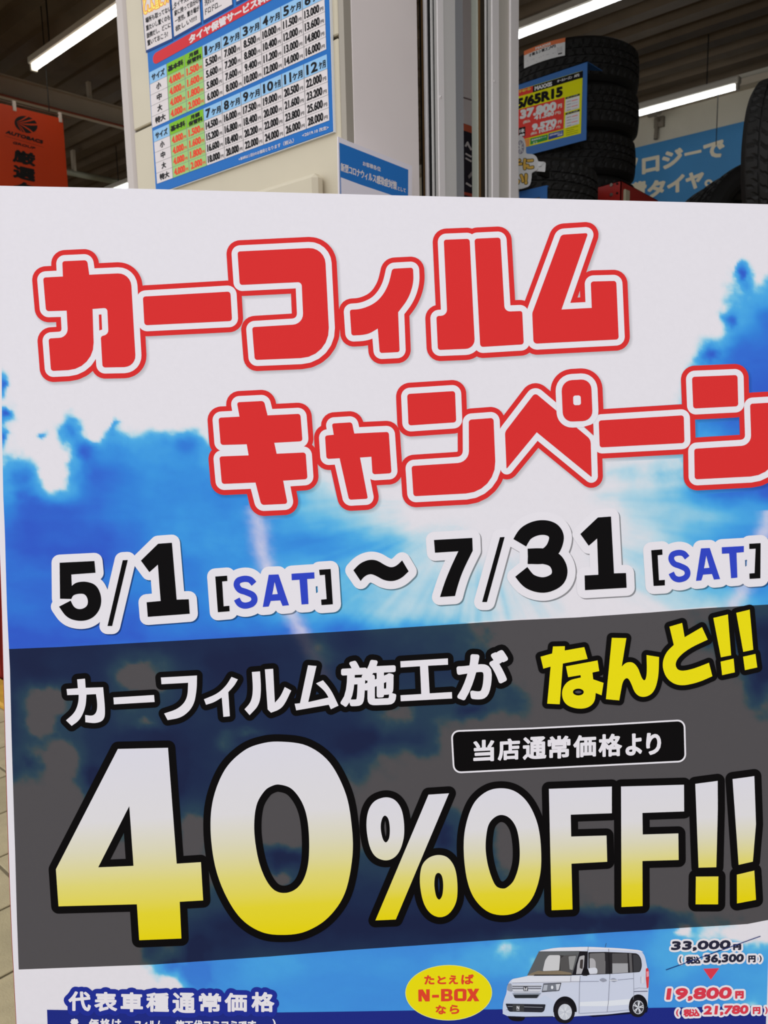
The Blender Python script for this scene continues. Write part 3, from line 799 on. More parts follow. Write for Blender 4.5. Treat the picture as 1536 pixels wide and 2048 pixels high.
# ------------------------------------------------------------------ 40%OFF!!
GR = ink_grad(); p = Print(POS, union=True)
def gfun(y0, y1): return lambda x, y: max(0.0, min(1.0, (y + 0.055 * (x - 500) - y0) / (y1 - y0)))
g40 = gfun(1490, 1870); gof = gfun(1592, 1862)
def densify(g, mx=12):
    o = []
    for i in range(len(g)):
        a, b = g[i], g[(i + 1) % len(g)]; n = max(1, int(math.hypot(b[0] - a[0], b[1] - a[1]) / mx))
        for j in range(n): o.append((a[0] + (b[0] - a[0]) * j / n, a[1] + (b[1] - a[1]) * j / n))
    return o
def big(g, holes=(), gf=g40, w=14.6, hw=None):
    p.poly(g, GR, 4, holes=list(holes), grf=lambda x, y: (y + 0.055 * (x - 500) - gf.y0) / (gf.y1 - gf.y0))
    p.stroke(g, w, BLK, 3)
    for h in holes: p.stroke(h, hw or w, BLK, 3)
g40.y0, g40.y1 = 1490, 1868; gof.y0, gof.y1 = 1592, 1850
E1 = (80, 1450); E2 = (380, 1450); E3 = (700, 1520); E4 = (1080, 1500); sE = 3.84; sF = 1536 / 456.0
big(rnd([(598,184),(983,175),(1050,1065),(1236,1053),(1253,1347),(1073,1358),(1086,1640),(762,1653),(744,1377),(142,1393),(122,1108)], *E1, sE), [rnd([(686,622),(718,1082),(447,1093)], *E1, sE)])
big(crom([(700,128),(900,160),(1070,285),(1190,510),(1238,740),(1248,1000),(1190,1290),(1060,1480),(890,1585),(720,1612),(550,1590),(395,1490),(275,1310),(192,1080),(158,800),(180,560),(270,340),(410,200),(550,142)], *E2, sE),
    [crom([(690,458),(780,490),(855,585),(898,710),(915,880),(908,1060),(870,1190),(805,1265),(720,1290),(640,1262),(572,1165),(520,1010),(493,800),(510,620),(570,510),(630,468)], *E2, sE)])
big(crom([(270,287),(345,308),(395,380),(415,490),(412,600),(380,700),(330,755),(265,770),(195,740),(150,660),(127,520),(138,400),(185,320)], *E3, sE), [crom([(268,427),(295,455),(306,530),(300,600),(275,633),(250,600),(236,520),(245,455)], *E3, sE)], gof, 14, 7)
big(rnd([(603,266),(760,256),(352,1225),(195,1232)], *E3, sE), (), gof, 14)
big(crom([(675,730),(750,750),(805,830),(825,960),(815,1090),(760,1180),(685,1207),(610,1170),(560,1080),(537,940),(550,820),(600,755)], *E3, sE), [crom([(678,867),(705,890),(716,960),(708,1040),(684,1072),(660,1040),(648,960),(655,890)], *E3, sE)], gof, 14, 7)
big(crom([(1165,217),(1275,245),(1370,335),(1440,490),(1467,680),(1460,880),(1400,1060),(1295,1162),(1170,1192),(1050,1160),(950,1055),(895,900),(873,680),(890,500),(950,335),(1050,242)], *E3, sE),
    [crom([(1165,422),(1230,450),(1280,530),(1302,660),(1298,800),(1260,920),(1210,975),(1170,987),(1120,965),(1080,880),(1050,760),(1042,640),(1060,510),(1105,445)], *E3, sE)], gof, 14)
for g in ([(60,262),(484,246),(484,426),(207,436),(210,583),(448,576),(453,753),(212,766),(219,1074),(78,1080)],
          [(546,246),(970,234),(971,414),(690,424),(692,569),(932,562),(934,741),(690,748),(691,1052),(549,1058)],
          [(1046,228),(1197,208),(1198,400),(1188,790),(1068,793)], [(1050,853),(1202,852),(1200,1040),(1048,1040)],
          [(1297,196),(1444,176),(1455,500),(1434,752),(1338,774)], [(1326,840),(1444,812),(1455,1010),(1327,1034)]):
    big(rnd(g, *E4, sF), (), gof, 14.2)
p.build('discount_lettering', poster)

# ------------------------------------------------------------------ black label
F1 = (900, 1420); sN = 1536 / 500.0
p = Print(POS, union=True)
lb = rnd([(10,130,45),(500,113),(1000,88),(1440,62,45),(1447,315,45),(24,385,45)], *F1, sN)
p.poly(lb, BLK, 3); p.stroke(lb, 1.7, WHT, 4)
for ch, a in zip('当店通常価格より', [(143,180,272,320),(293,172,430,312),(447,160,592,307),(600,155,740,302),(757,150,898,295),(912,143,1057,290),(1078,142,1180,282),(1205,137,1297,278)]):
    p.text(ch, cropq(box4(*a, -0.05), *F1, sN), WHT, 4, bold=1.7 if ch not in 'より' else 1.9, res=4)
p.build('price_note_label', poster)

# ------------------------------------------------------------------ lower part
H1 = (0, 1880); sO = 2.56; NB = ink((32, 44, 132)); NT = ink((34, 48, 150))
p = Print(POS, union=True)
p.poly([(94, 2019.5), (300, 2023), (557, 2025), (700, 2023), (860, 2020.5), (1050, 2018), (1290, 2016), (1533, 2012), (1527, 2190), (100, 2190)], NB, 2)
for ch, a in zip('代表車種通常価格', [(350,262,465,365),(483,265,600,368),(617,267,732,370),(748,268,865,370),(883,268,1000,376),(1018,270,1132,371),(1150,270,1265,370),(1287,265,1405,370)]):
    p.text(ch, cropq(box4(*a, 0.02), *H1, sO), WHT, 4, bold=1.6, outlines=[(9.5, NT, 3)], res=4)
for ch, a in zip('※価格は', [(360,402,402,440),(455,403,505,455),(512,403,565,455),(572,405,622,452)]): p.text(ch, cropq([(a[0], a[1]), (a[2], a[1]), (a[2], a[3]), (a[0], a[3])], *H1, sO), WHT, 4, bold=.9)
p.text('フィルム、', cropq([(690, 412), (850, 412), (850, 458), (690, 458)], *H1, sO), WHT, 4, bold=.9)
p.text('施工代コミコミです。', cropq([(898, 410), (1330, 410), (1330, 460), (898, 460)], *H1, sO), WHT, 4, bold=.9)
p.text(')', cropq([(1395, 405), (1412, 405), (1412, 460), (1395, 460)], *H1, sO), WHT, 4, bold=.6)
p.build('price_heading_lettering', poster)

J1 = (540, 1860); sP = 1536 / 500.0
p = Print(POS, union=True); ORG = ink((226, 70, 44))
el = [(897.4 + 86.4 * math.cos(t) - 0.5 * math.sin(t), 1985.4 + 55 * math.sin(t)) for t in np.linspace(0, 2 * math.pi, 49)[:-1]]
p.poly(el, YEL, 3); p.stroke(el, .6, ink((226, 232, 150)), 3.5)
for ch, a in zip('たとえば', [(948,278,1010,335),(1028,282,1082,333),(1098,278,1155,333),(1175,272,1252,334)]):
    p.text(ch, cropq([(a[0], a[1]), (a[2], a[1]), (a[2], a[3]), (a[0], a[3])], *J1, sP), ORG, 4, bold=.9)
for ch, a in zip('なら', [(1018,462,1082,518),(1104,460,1163,516)]):
    p.text(ch, cropq([(a[0], a[1]), (a[2], a[1]), (a[2], a[3]), (a[0], a[3])], *J1, sP), ORG, 4, bold=.9)
for g, h in (([(912,368),(938,366),(962,405),(960,366),(980,365),(980,437),(955,438),(930,398),(932,438),(913,438)], ()),
             ([(997,400),(1037,399),(1037,414),(997,415)], ()),
             ([(1052,364),(1100,363,10),(1118,370,'c'),(1118,392,'c'),(1108,399,'c'),(1122,410,'c'),(1120,430,'c'),(1095,437,8),(1052,437)], [[(1074,378),(1096,378),(1096,392),(1074,392)], [(1074,408),(1098,408),(1098,422),(1074,422)]]),
             ([(1145,362,14),(1198,362,14),(1206,370,5),(1206,428,10),(1196,436,10),(1140,436,10),(1132,428,5),(1132,372,10)], [[(1154,378),(1184,378),(1184,420),(1154,420)]]),
             ([(1212,363),(1238,362),(1249,384),(1260,362),(1284,362),(1262,399),(1284,436),(1258,437),(1246,414),(1234,437),(1209,437),(1233,400)], ())):
    p.poly(rnd(g, *J1, sP), ORG, 4, holes=[rnd(h_, *J1, sP) for h_ in h]); p.stroke(rnd(g, *J1, sP), .35, ORG, 4)
p.build('example_oval', poster)

# prices
Q1 = (1280, 1840)
def cq(x0, y0, x1, y1, sl=-0.02, lean=0.0): return cropq(box4(x0, y0, x1, y1, sl, lean), *Q1, 6)
p = Print(POS, union=True); DK = ink((40, 40, 60)); PR_ = ink((218, 60, 78)); NV = ink((28, 50, 120))
def prow(items, mat, wo=4.0, ly=4):
    for body, a, bd in items: p.text(body, cq(*a[:4], -0.02, a[4] if len(a) > 4 else 0), mat, ly, bold=bd, outlines=[(wo, WHT, 3)])
prow([('33,000', (385, 240, 1095, 378, -0.12), 1.35), ('円', (1118, 288, 1215, 362), 1.3)], DK)
prow([('(', (472, 435, 498, 520), .5), ('税込', (552, 435, 725, 530), .9), ('36,300', (772, 405, 1252, 528, -0.1), 1.2), ('円', (1300, 425, 1387, 510), .9), (')', (1432, 425, 1460, 508), .5)], DK)
prow([('19,800', (330, 803, 1112, 978, -0.12), 1.75), ('円', (1142, 850, 1246, 945), 1.5)], PR_)
prow([('(', (433, 1070, 465, 1160), .6), ('税込', (522, 1066, 716, 1162), 1.0), ('21,780', (772, 1020, 1308, 1152, -0.1), 1.35), ('円', (1354, 1043, 1445, 1130), 1.0), (')', (1502, 1040, 1532, 1130), .6)], PR_)
p.stroke([(1332, 1940), (1521, 1872.5)], 0.75, NV, 5.5, closed=False)
tri = [(1407.5, 1938), (1437.5, 1937), (1421.7, 1958.6)]
p.poly(tri, PR_, 4); p.stroke(tri, .8, ink((226, 120, 160)), 3)
p.build('price_lettering', poster)

# ------------------------------------------------------------------ printed car picture
V1 = (980, 1840); sV = 1536 / 360.0
p = Print(POS)
def vv(pts, c, ly=3.0, holes=()): p.poly(rnd(pts, *V1, sV, 5), ink(c), ly, holes=[rnd(h, *V1, sV, 5) for h in holes])
def vl(pts, w, c, ly=5.0): p.stroke([(x / sV + V1[0], y / sV + V1[1]) for x, y in pts], w / sV / 2, ink(c), ly, closed=False)
vv([(150,822),(300,828),(290,858,20),(235,868,30),(175,855,20)], (24,22,28), 2.6)
vv([(1150,780),(1350,740),(1340,790,10),(880,828),(830,815)], (20,22,50), 2.55)
BODY = (206,212,230)
vv([(420,262,20),(560,236,40),(830,228,60),(1100,240,60),(1290,258,40),(1322,310,20),(1345,420,20),(1358,500),(1352,610),(1345,740,20),(1320,752),(1190,785),(1000,806),(735,822),(700,828),(540,826),(300,828),(160,822,20),(106,800,30),(112,700,30),(140,625,20),(146,560,20),(180,505,25),(318,478)], BODY, 3)
vv([(420,262,20),(560,236,40),(830,228,60),(1100,240,60),(1290,258,30),(1310,275),(1200,262),(1010,250),(840,250),(760,264),(600,264)], (226,226,234), 3.3)
vv([(180,507,20),(318,479),(690,478),(768,476),(768,530),(600,536),(190,538)], (222,224,234), 3.3)
vv([(768,700),(1000,690),(1215,672),(1205,720),(1000,735),(765,735)], (226,230,238), 3.2)
vv([(764,735),(1000,735),(1200,715),(1190,772),(1000,790),(764,800)], (190,200,222), 3.2)
vv([(116,690,15),(150,640),(195,660),(200,670),(420,672),(470,640),(560,700),(540,820),(300,826),(150,820),(108,800)], (200,210,230), 3.2)
# glass
vv([(418,268),(765,264),(700,472),(318,474)], (96,98,100), 3.6)
vv([(412,285,8),(440,290,8),(380,470),(330,470)], (200,202,212), 3.8)
vv([(500,300,15),(600,300,15),(590,430,10),(450,436,10),(470,345,15)], (206,206,208), 3.9)
vv([(640,300),(740,296),(700,462),(600,440),(600,330)], (86,84,84), 3.9)
vv([(670,310,10),(735,305,10),(705,430,10),(680,420)], (150,150,150), 4.0)
vv([(600,300),(640,305),(655,400),(670,440),(620,450),(590,430)], (60,56,56), 4.0)
vv([(410,432,10),(450,438),(590,432),(690,450),(700,470),(320,474),(350,455)], (132,118,98), 3.95)
vv([(380,466),(700,466),(698,474),(372,476)], (36,34,38), 4.1)
vv([(758,266),(836,268),(832,470),(775,470),(700,472)], (30,28,34), 3.7)
vv([(765,310,10),(808,300,10),(800,400),(780,460),(735,462),(745,380)], (176,174,178), 3.9)
vv([(770,340,8),(795,335,8),(790,420,8),(765,410,8)], (66,60,60), 4.0)
vv([(838,274,8),(985,272),(1190,280),(1262,286,20),(1290,330,20),(1298,400,25),(1280,444,12),(1200,450),(1040,460),(840,468)], (42,40,44), 3.6)
vv([(850,285,10),(980,280,10),(985,458),(850,464)], (112,110,112), 3.8)
vv([(862,320,25),(900,340,25),(905,460),(850,462),(850,330)], (178,176,180), 3.9)
vv([(905,350),(984,350),(985,458),(905,460)], (160,160,164), 3.9)
vv([(1042,285,8),(1172,284,8),(1178,448),(1044,456)], (84,82,84), 3.8)
vv([(1044,370),(1176,370),(1178,448),(1044,456)], (164,164,168), 3.9)
vv([(1222,295,8),(1262,298,15),(1285,340,15),(1290,400,15),(1272,438,8),(1226,442)], (64,64,68), 3.8)
vv([(1226,380),(1290,380),(1275,436,8),(1228,442)], (140,142,146), 3.9)
vl([(1012,276),(1022,462)], 12, (34,32,36), 4.2); vl([(1196,284),(1205,450)], 22, (98,96,98), 4.2)
# mirror
vv([(795,418,10),(840,420),(845,470),(800,475,8)], (22,20,24), 4.4)
vv([(835,412,15),(905,405,15),(918,425,12),(915,458,10),(850,462,10)], (214,216,226), 4.5)
vl([(790,468),(830,470)], 14, (30,28,32), 4.4)
# seams, handles
vl([(690,480),(688,528),(190,538)], 2.5, (110,112,128)); vl([(770,478),(764,560),(760,800)], 3, (120,122,140)); vl([(1024,462),(1010,700),(1000,785)], 3, (120,122,140))
vl([(690,526),(930,524)], 3, (120,124,146)); vl([(1090,512),(1225,500)], 3, (120,124,146)); vl([(1225,450),(1228,640),(1222,680)], 2.5, (140,144,160))
vl([(840,228),(834,268)], 3, (90,90,96)); vl([(1012,246),(1014,272)], 3, (90,90,96)); vl([(765,798),(1000,786),(1190,768)], 3, (140,150,170))
for cx in (965, 1055):
    vv([(cx-35,512,10),(cx-5,494,12),(cx+25,505,10),(cx+35,518,6),(cx,532,12)], (150,154,170), 5.2); vl([(cx-34,514),(cx+34,514)], 7, (232,234,242), 5.4)
vl([(1225,612),(1345,608)], 5, (60,60,90)); vl([(1228,590),(1270,580),(1345,584)], 2.5, (150,154,170))
vv([(1290,480,12),(1315,480,12),(1316,540,12),(1290,545,12)], (216,218,230), 5.1); vl([(1288,485),(1288,540)], 2, (160,164,180))
# antenna, lamps
vl([(992,198),(984,234)], 3, (60,60,70))
vv([(1330,415,8),(1348,408,8),(1357,440),(1357,500),(1352,580,8),(1338,582),(1330,500)], (214,60,66), 4.2); vv([(1334,440),(1355,436),(1357,480),(1336,488)], (236,150,160), 4.5)
vv([(455,545,8),(606,538,8),(590,595,12),(565,608),(440,612)], (120,124,134), 4.4)
vv([(500,550,20),(550,548,20),(556,590,20),(505,600,20)], (196,200,210), 4.6); vv([(562,548),(600,545),(585,595),(568,600)], (206,208,216), 4.6); vv([(520,560,14),(540,560,14),(540,590,14),(520,590,14)], (232,234,240), 4.8)
vl([(455,545),(606,538),(588,602),(442,614)], 5, (50,50,58), 4.9); vv([(462,555),(492,553),(485,600),(450,602)], (180,184,194), 4.6)
vv([(152,545,8),(182,540,8),(192,605),(180,612),(146,600,8)], (150,154,166), 4.4)
vv([(188,552),(440,552),(432,610),(400,625),(210,625),(192,606)], (190,194,206), 4.3)
vl([(190,566),(440,566)], 6, (60,60,68), 4.6); vl([(190,584),(436,584)], 6, (70,70,80), 4.6); vl([(196,602),(430,600)], 5, (232,234,240), 4.6); vl([(190,556),(440,556)], 4, (232,234,240), 4.6)
# H badge
vv([(283,568,6),(322,568,6),(326,606,6),(286,606,6)], (80,80,86), 5.0)
vl([(292,574),(298,602)], 6, (226,226,232), 5.3); vl([(315,574),(311,602)], 6, (226,226,232), 5.3); vl([(296,590),(313,590)], 5, (226,226,232), 5.3)
vv([(190,625),(438,622),(405,668,8),(212,668,8)], (150,158,172), 4.2); vv([(200,638),(420,636),(400,666,6),(212,666,6)], (44,48,54), 4.5)
vv([(132,714,8),(475,720,8),(462,780,15),(440,788),(160,782,15)], (40,42,50), 4.2)
vl([(150,738),(450,745)], 3.5, (170,174,184), 4.6); vl([(140,765),(455,772)], 3, (60,64,72), 4.6)
vv([(192,718),(292,720),(290,784),(194,782)], (62,64,66), 4.8)
for a, b in (((230,734),(230,762)), ((247,734),(247,762)), ((230,734),(247,762))): vl([a, b], 5, (235,235,238), 5.4)
vl([(226,770),(252,770)], 4, (220,220,224), 5.4)
vl([(150,822),(300,828),(540,824)], 6, (50,54,74), 4.4)
# wheels
def wheel(cx, cy, rx, ry, ax, ay):
    def el(k, ly, c, dx=0): p.poly([((cx + dx + rx * k * math.cos(t)) / sV + V1[0], (cy + ry * k * math.sin(t)) / sV + V1[1]) for t in np.linspace(0, 2 * math.pi, 41)[:-1]], ink(c), ly)
    p.poly([((cx + ax * math.cos(t)) / sV + V1[0], (cy - 15 + ay * math.sin(t)) / sV + V1[1]) for t in np.linspace(math.pi * .95, 2 * math.pi * 1.02, 30)], ink((20,20,26)), 4.1)
    el(1.0, 4.3, (30,28,34)); el(.97, 4.35, (30,28,34), -14); el(.7, 4.7, (200,204,214)); el(.62, 4.9, (70,70,78))
    for k in range(5):
        for dt in (-.16, .16):
            t = k * 2 * math.pi / 5 - 1.4
            vl([(cx + 4 * math.cos(t), cy + 4 * math.sin(t)), (cx + rx * .66 * math.cos(t + dt), cy + ry * .66 * math.sin(t + dt))], 7, (222,225,232), 5.4)
    el(.12, 5.6, (190,194,204))
wheel(640, 785, 84, 98, 100, 118); wheel(1265, 745, 68, 84, 78, 95)
p.build('printed_car_picture', poster)
# ================================================================== PRICE BOARD ON THE PILLAR
def PB(px, py, lift=0.0): return hit(px, py, 1, 1.490 - lift)
bl = PB(306, 384); br = PB(665.5, 262.5)
zb = (bl[2] + br[2]) / 2 + 0; xL, xR = PB(300, 200)[0], br[0]
zb = br[2]
board = empty('price_board', ((xL + xR) / 2, 1.495, zb), 'blue tyre storage price list board with two tables of yen prices on the pillar', 'sign')
mb = MB(); mb.box((xL, 1.4905, zb), (xR, 1.4995, 3.05), ink((38, 104, 176), .4, 1.12), 0.001); mb.build('backing_panel', board)
# a thin light edge
mb = MB(); mb.box((xL - .002, 1.492, zb - .002), (xR + .002, 1.4998, 3.052), ink((205, 205, 205), .4, 1.1)); mb.build('edge_trim', board)
KB = 1.08
def bi(c): return ink(c, .45, KB)
bW = bi((212, 204, 204)); bB = bi((24, 22, 24)); bR = bi((200, 50, 56)); bLB = bi((140, 184, 220)); bLG = bi((150, 192, 120)); bG = bi((120, 178, 40)); bRT = bi((222, 70, 48)); bGr = bi((130, 125, 125)); bO = bi((235, 140, 40)); bBl = bi((38, 104, 176))
def cp(o, s): return lambda x, y: (x / s + o[0], y / s + o[1])
c2 = cp((280, 0), 3.657); c3 = cp((280, 180), 3.657)
PB.batch = plane_batch(np.array([0, 1.490, 0.0]), np.array([0, -1.0, 0]))
def table(q, head, rows, heads):
    H = homog(q); p = Print(PB)
    hh = 0.215; rh = (1 - hh) / 4
    def Q(u0, v0, u1, v1): return [H(u0, v0), H(u1, v0), H(u1, v1), H(u0, v1)]
    cols = 9
    for c in range(cols):
        u0, u1 = c / 9, (c + 1) / 9
        p.poly(Q(u0, 0, u1, hh), bG if c in (1, 2) else bLB, 1)
        p.poly(Q(u0, hh, u1, 1), bLG if c in (1, 2) else bW, 1)
    g = .0035
    for c in range(1, 9): p.poly(Q(c / 9 - g / 2, 0, c / 9 + g / 2, 1), bGr, 1.5)
    for r in range(4): v = hh + r * rh; p.poly(Q(0, v - g, 1, v + g), bGr, 1.7)
    tx = lambda s, u0, v0, u1, v1, m, b=.5, **k: p.text(s, Q(u0, v0, u1, v1), m, 2.5, bold=b, **k)
    tx('サイズ', .012, .05, .098, .17, bB, .55)
    tx('基本料', .118, .055, .215, .16, bB, .6); tx('月額', .25, .02, .31, .10, bB, .5); tx('保管料', .236, .115, .326, .20, bB, .5)
    for c, h_ in enumerate(heads):
        u = (c + 3) / 9; n = len(h_); wd = {'1': .016, '11': .036}.get(h_, .030 if n == 1 else .054)
        tx(h_, u + .012, .03, u + .012 + wd, .185, bB, .9); tx('ケ月', u + .012 + wd + .006, .07, u + .104, .185, bB, .55)
    for r, nm in enumerate(['小', '中', '大', '特大']):
        v = hh + r * rh
        w_ = .016 if len(nm) == 1 else .034
        tx(nm, .055 - w_, v + .035, .055 + w_, v + rh - .04, bB, .6)
        for c, s_ in enumerate([('4.000'), ('1.500', '1.600', '1.800', '2.000')[r]]):
            u = (c + 1) / 9; tx(s_, u + .010, v + .035, u + .085, v + rh - .03, bRT, .72); tx('円', u + .088, v + .105, u + .104, v + rh - .035, bRT, .25)
        for c, s_ in enumerate(rows[r]):
            u = (c + 3) / 9; a = .008 if len(s_) > 5 else .014
            tx(s_, u + a, v + .035, u + .084, v + rh - .03, bB, .72); tx('円', u + .088, v + .105, u + .104, v + rh - .035, bB, .2)
    p.build('price_table', board)
T1 = [['5.500', '7.000', '8.500', '10.000', '11.500', '13.000'], ['5.600', '7.200', '8.800', '10.400', '12.000', '13.600'], ['5.800', '7.600', '9.400', '11.200', '13.000', '14.800'], ['6.000', '8.000', '10.000', '12.000', '14.000', '16.000']]
T2 = [['14.500', '16.000', '17.500', '19.000', '20.500', '22.000'], ['15.200', '16.800', '18.400', '20.000', '21.600', '23.200'], ['16.600', '18.400', '20.200', '22.000', '23.800', '25.600'], ['18.000', '20.000', '22.000', '24.000', '26.000', '28.000']]
table([c2(68, 530), c2(1345, -110), c2(1362, 360), c2(90, 935)], 0, T1, list('123456'))
table([c3(96, 299), c3(1366, -262), c3(1384, 222), c3(125, 686)], 0, T2, ['7', '8', '9', '10', '11', '12'])
p = Print(PB)
p.poly(rnd([(92, 398, 34), (1345, -305, 20), (1350, -215, 20), (98, 478, 34)], 280, 0, 3.657), bR, 1)
Hb = homog([c2(92, 398), c2(1345, -305), c2(1350, -215), c2(98, 478)])
p.text('タイヤ保管サービス料金表', [Hb(.228, .14), Hb(.775, .14), Hb(.775, .90), Hb(.228, .90)], bW, 2.5, bold=.9)
# cards above the red heading
def card(q, title, lines):
    H = homog([c2(*a) for a in q])
    p.poly([H(-.02, -.02), H(1.035, -.02), H(1.035, 1.03), H(-.02, 1.03)], bi((24, 60, 120)), 1); p.poly([H(0, 0), H(1, 0), H(1, 1), H(0, 1)], bW, 1.8)
    v = .56
    for i, t in enumerate(title):
        b = .42 - .25 * (len(title) - 1 - i)
        p.text(t, [H(.03, b), H(.97, b), H(.97, b + .2), H(.03, b + .2)], bi((250, 225, 120)), 3.4, bold=.5, outlines=[(1.3, bO, 2.6)])
    for i, t in enumerate(lines):
        b = .655 + i * .082
        p.text(t, [H(.06, b), H(.06 + .115 * len(t), b), H(.06 + .115 * len(t), b + .06), H(.06, b + .06)], bB, 2.6, bold=.3)
card([(-15, -330), (185, -440), (234, 280), (46, 368)], ['タイヤ', 'どこに置こう?'], ['場所も取ってないし、', '重たいし置くのも', '面倒だし、どこに', '置いておこう?'])
card([(200, -450), (402, -560), (443, 160), (250, 268)], ['置き場所が', '重くて大変'], ['タイヤ交換しても、', '家に持って自分の手で', '一苦労。置き場が', '欲しい!!!!'])
card([(425, -580), (620, -690), (674, 32), (466, 148)], ['保管方法は', 'どうしよう?'], ['タイヤカバーとか、', 'ビニールかけても', '汚れちゃったり', 'ドロドロ…'])
card([(665, -700), (870, -810), (915, -95), (706, 12)], ['まとめて', 'お預かり'], ['安心の保管', 'サービス', 'です', ''][:3])
p.text('※ 基本料は１回分のお値段となります（税込）', [c3(722, 496), c3(1124, 350), c3(1126, 385), c3(724, 518)], bW, 2, bold=.12)
p.text('<2019.10 改定>', [c3(1185, 318), c3(1378, 258), c3(1380, 285), c3(1187, 348)], bW, 2, bold=.15)
p.build('heading_and_notes', board)

# ================================================================== NOTICE IN FRONT OF THE JAMB
def PC(px, py, lift=0.0): return hit(px, py, 0, -1.42 + lift)
a = PC(676, 273); b = PC(824, 332)
nt_ = empty('paper_notice', (-1.43, (a[1] + b[1]) / 2, 1.9), 'white edged blue virus notice sheet standing between pillar and big poster', 'notice')
mb = MB(); mb.slab([PC(676, 273), PC(700, 283.5), PC(750, 303), PC(800, 322.5), PC(824, 332), PC(823.5, 470), PC(679, 470)], (1, 0, 0), .0025, bi((222, 216, 224))); mb.build('sheet', nt_)
mb = MB(); yy = (a[1] + b[1]) / 2; mb.box((-1.4225, yy - .05, 1.92), (-1.484, yy + .05, 1.96), ALU, .003); mb.build('holder', nt_)
p = Print(PC)
p.poly([(678.6, 285), (816.5, 339.5), (815.8, 460), (682, 460)], bi((44, 112, 186)), 1)
p.poly([(681.6, 354.5), (720, 369), (777, 388), (806, 399), (806, 455), (684, 455)], bi((222, 216, 224)), 1.6)
p.text('お客様各位', [(725.6, 322), (761.5, 334), (761.5, 343.5), (725.6, 331)], bW, 2, bold=.25)
p.text('新型コロナウィルス感染症対策', [(681.5, 325), (794, 363.5), (794, 381), (681.5, 342)], bW, 2, bold=.45)
p.text('として', [(795.5, 372.5), (811.5, 377.5), (811.5, 385.5), (795.5, 380.5)], bW, 2, bold=.3)
p.build('notice_lettering', nt_)

# ================================================================== SIGN SEEN THROUGH THE DOOR GAP
def PD(px, py, lift=0.0): return hit(px, py, 1, 2.44 - lift)
a = PD(915, -60); b = PD(962, 420)
sg = empty('gap_sign', ((a[0] + b[0]) / 2, 2.45, 0.0), 'tall pale panel with orange and black sign seen through the narrow door gap', 'sign')
mb = MB(); mb.box((a[0], 2.441, 0), (b[0], 2.46, 3.4), pmat('pale_partition', (232, 222, 220), .5)); mb.build('panel', sg)
p = Print(PD); bK = ink((34, 28, 38), .5, 1.4)
p.poly([(914, 190), (962, 205), (962, 207.5), (914, 192.5)], bi((120, 100, 100)), 1)
p.poly([(914, 242), (962, 259), (962, 273), (914, 256)], bi((205, 100, 70)), 1)
p.poly([(914, 256), (962, 273), (962, 425), (914, 425)], bK, 1)
for g, w_ in (([(931, 293), (935, 285), (938, 292), (943, 300)], 4), ([(931, 307), (943, 314)], 3.4), ([(931, 316), (943, 323)], 3.4), ([(932, 366), (943, 373)], 4)):
    p.stroke(g, w_ / 2, bW, 2, closed=False)
p.poly([(936, 352), (943, 343), (945, 350), (938, 358)], bi((150, 140, 140)), 1.5)
p.poly([(914, 380), (962, 392), (962, 398), (914, 386)], bi((190, 80, 60)), 2)
p.build('sign_print', sg)

# ================================================================== TYRES
RUB = pmat('tyre_rubber', (36, 35, 34), .66, spec=.35, noise=.12, nscale=30, bump=.08, bscale=240)
TR, TW, TH_ = 0.318, 0.205, 0.185
def tyre_mesh(name='tyre', NS=216, chev=44):
    prof = [(.205, -.080), (.215, -.094), (.235, -.1015), (.262, -.1020), (.286, -.0965), (.302, -.086), (.311, -.078)]
    zs = [-.072, -.060, -.048, -.037, -.0365, -.0300, -.0295, -.020, -.011, -.0105, -.0040, -.0035, .0035, .0040, .0105, .011, .020, .0295, .0300, .0365, .037, .048, .060, .072]
    def groove(z): a = abs(z); return (.0300 <= a <= .0366) or (a <= .0036)
    full = []
    for r, z in prof: full.append((r, z, 0))
    for z in zs: full.append((TR - (.0009 * (z / .03)**2) - (.008 if groove(z) else 0), z, 1 if not groove(z) else 0))
    for r, z in prof[::-1]: full.append((r, -z, 0))
    full.append((.197, .075, 0)); full.append((.197, -.075, 0))
    V = []; F = []
    m = len(full)
    for i in range(NS):
        t = 2 * math.pi * i / NS
        for r, z, tr in full:
            rr = r
            if tr:
                ph = (i / NS * chev + abs(z) * 16) % 1.0
                if ph < .24: rr = r - .0065
                if abs(z) > .055: ph2 = (i / NS * chev * 1 + .5) % 1.0; rr = r - (.006 if ph2 < .25 else 0)
            V.append((rr * math.cos(t), rr * math.sin(t), z))
    for i in range(NS):
        j = (i + 1) % NS
        for k in range(m):
            l = (k + 1) % m; F.append((i * m + k, j * m + k, j * m + l, i * m + l))
    me = bpy.data.meshes.new(name); me.from_pydata(V, [], F); me.materials.append(RUB); me.update()
    return me
TME = tyre_mesh()
def tyre(loc, label, group=None, rot=(0, 0, 0)):
    o = bpy.data.objects.new('tyre', TME); COL.objects.link(o); o.location = loc; o.rotation_euler = rot
    return tag(o, label, 'tyre', group)
ST1 = np.array([-2.103, 3.750]); v = ray(1164, 62); near = 4.3 - TR
ztop = 1.55 + near * v[2] / math.hypot(v[0], v[1])
names = ['top tyre of the tall stack, carrying a white and orange sticker', 'second tyre of the tall stack, directly under the stickered one', 'third tyre of the tall stack, half hidden by the blue price frame', 'fourth tyre of the tall stack, level with the frame bottom', 'fifth tyre of the tall stack, lowest one above the poster']
for k, nm in enumerate(names):
    j = [(0, 0), (.006, -.004), (-.010, .004), (-.004, .0), (-.012, .002)][k]
    t = tyre((ST1[0] + j[0], ST1[1] + j[1], ztop - TW / 2 - k * (TW + .0005)), nm, 'tall tyre stack', (0, 0, k * .7))
    if k == 0: toptyre = t
ZS1 = ztop - 5 * (TW + .0005)
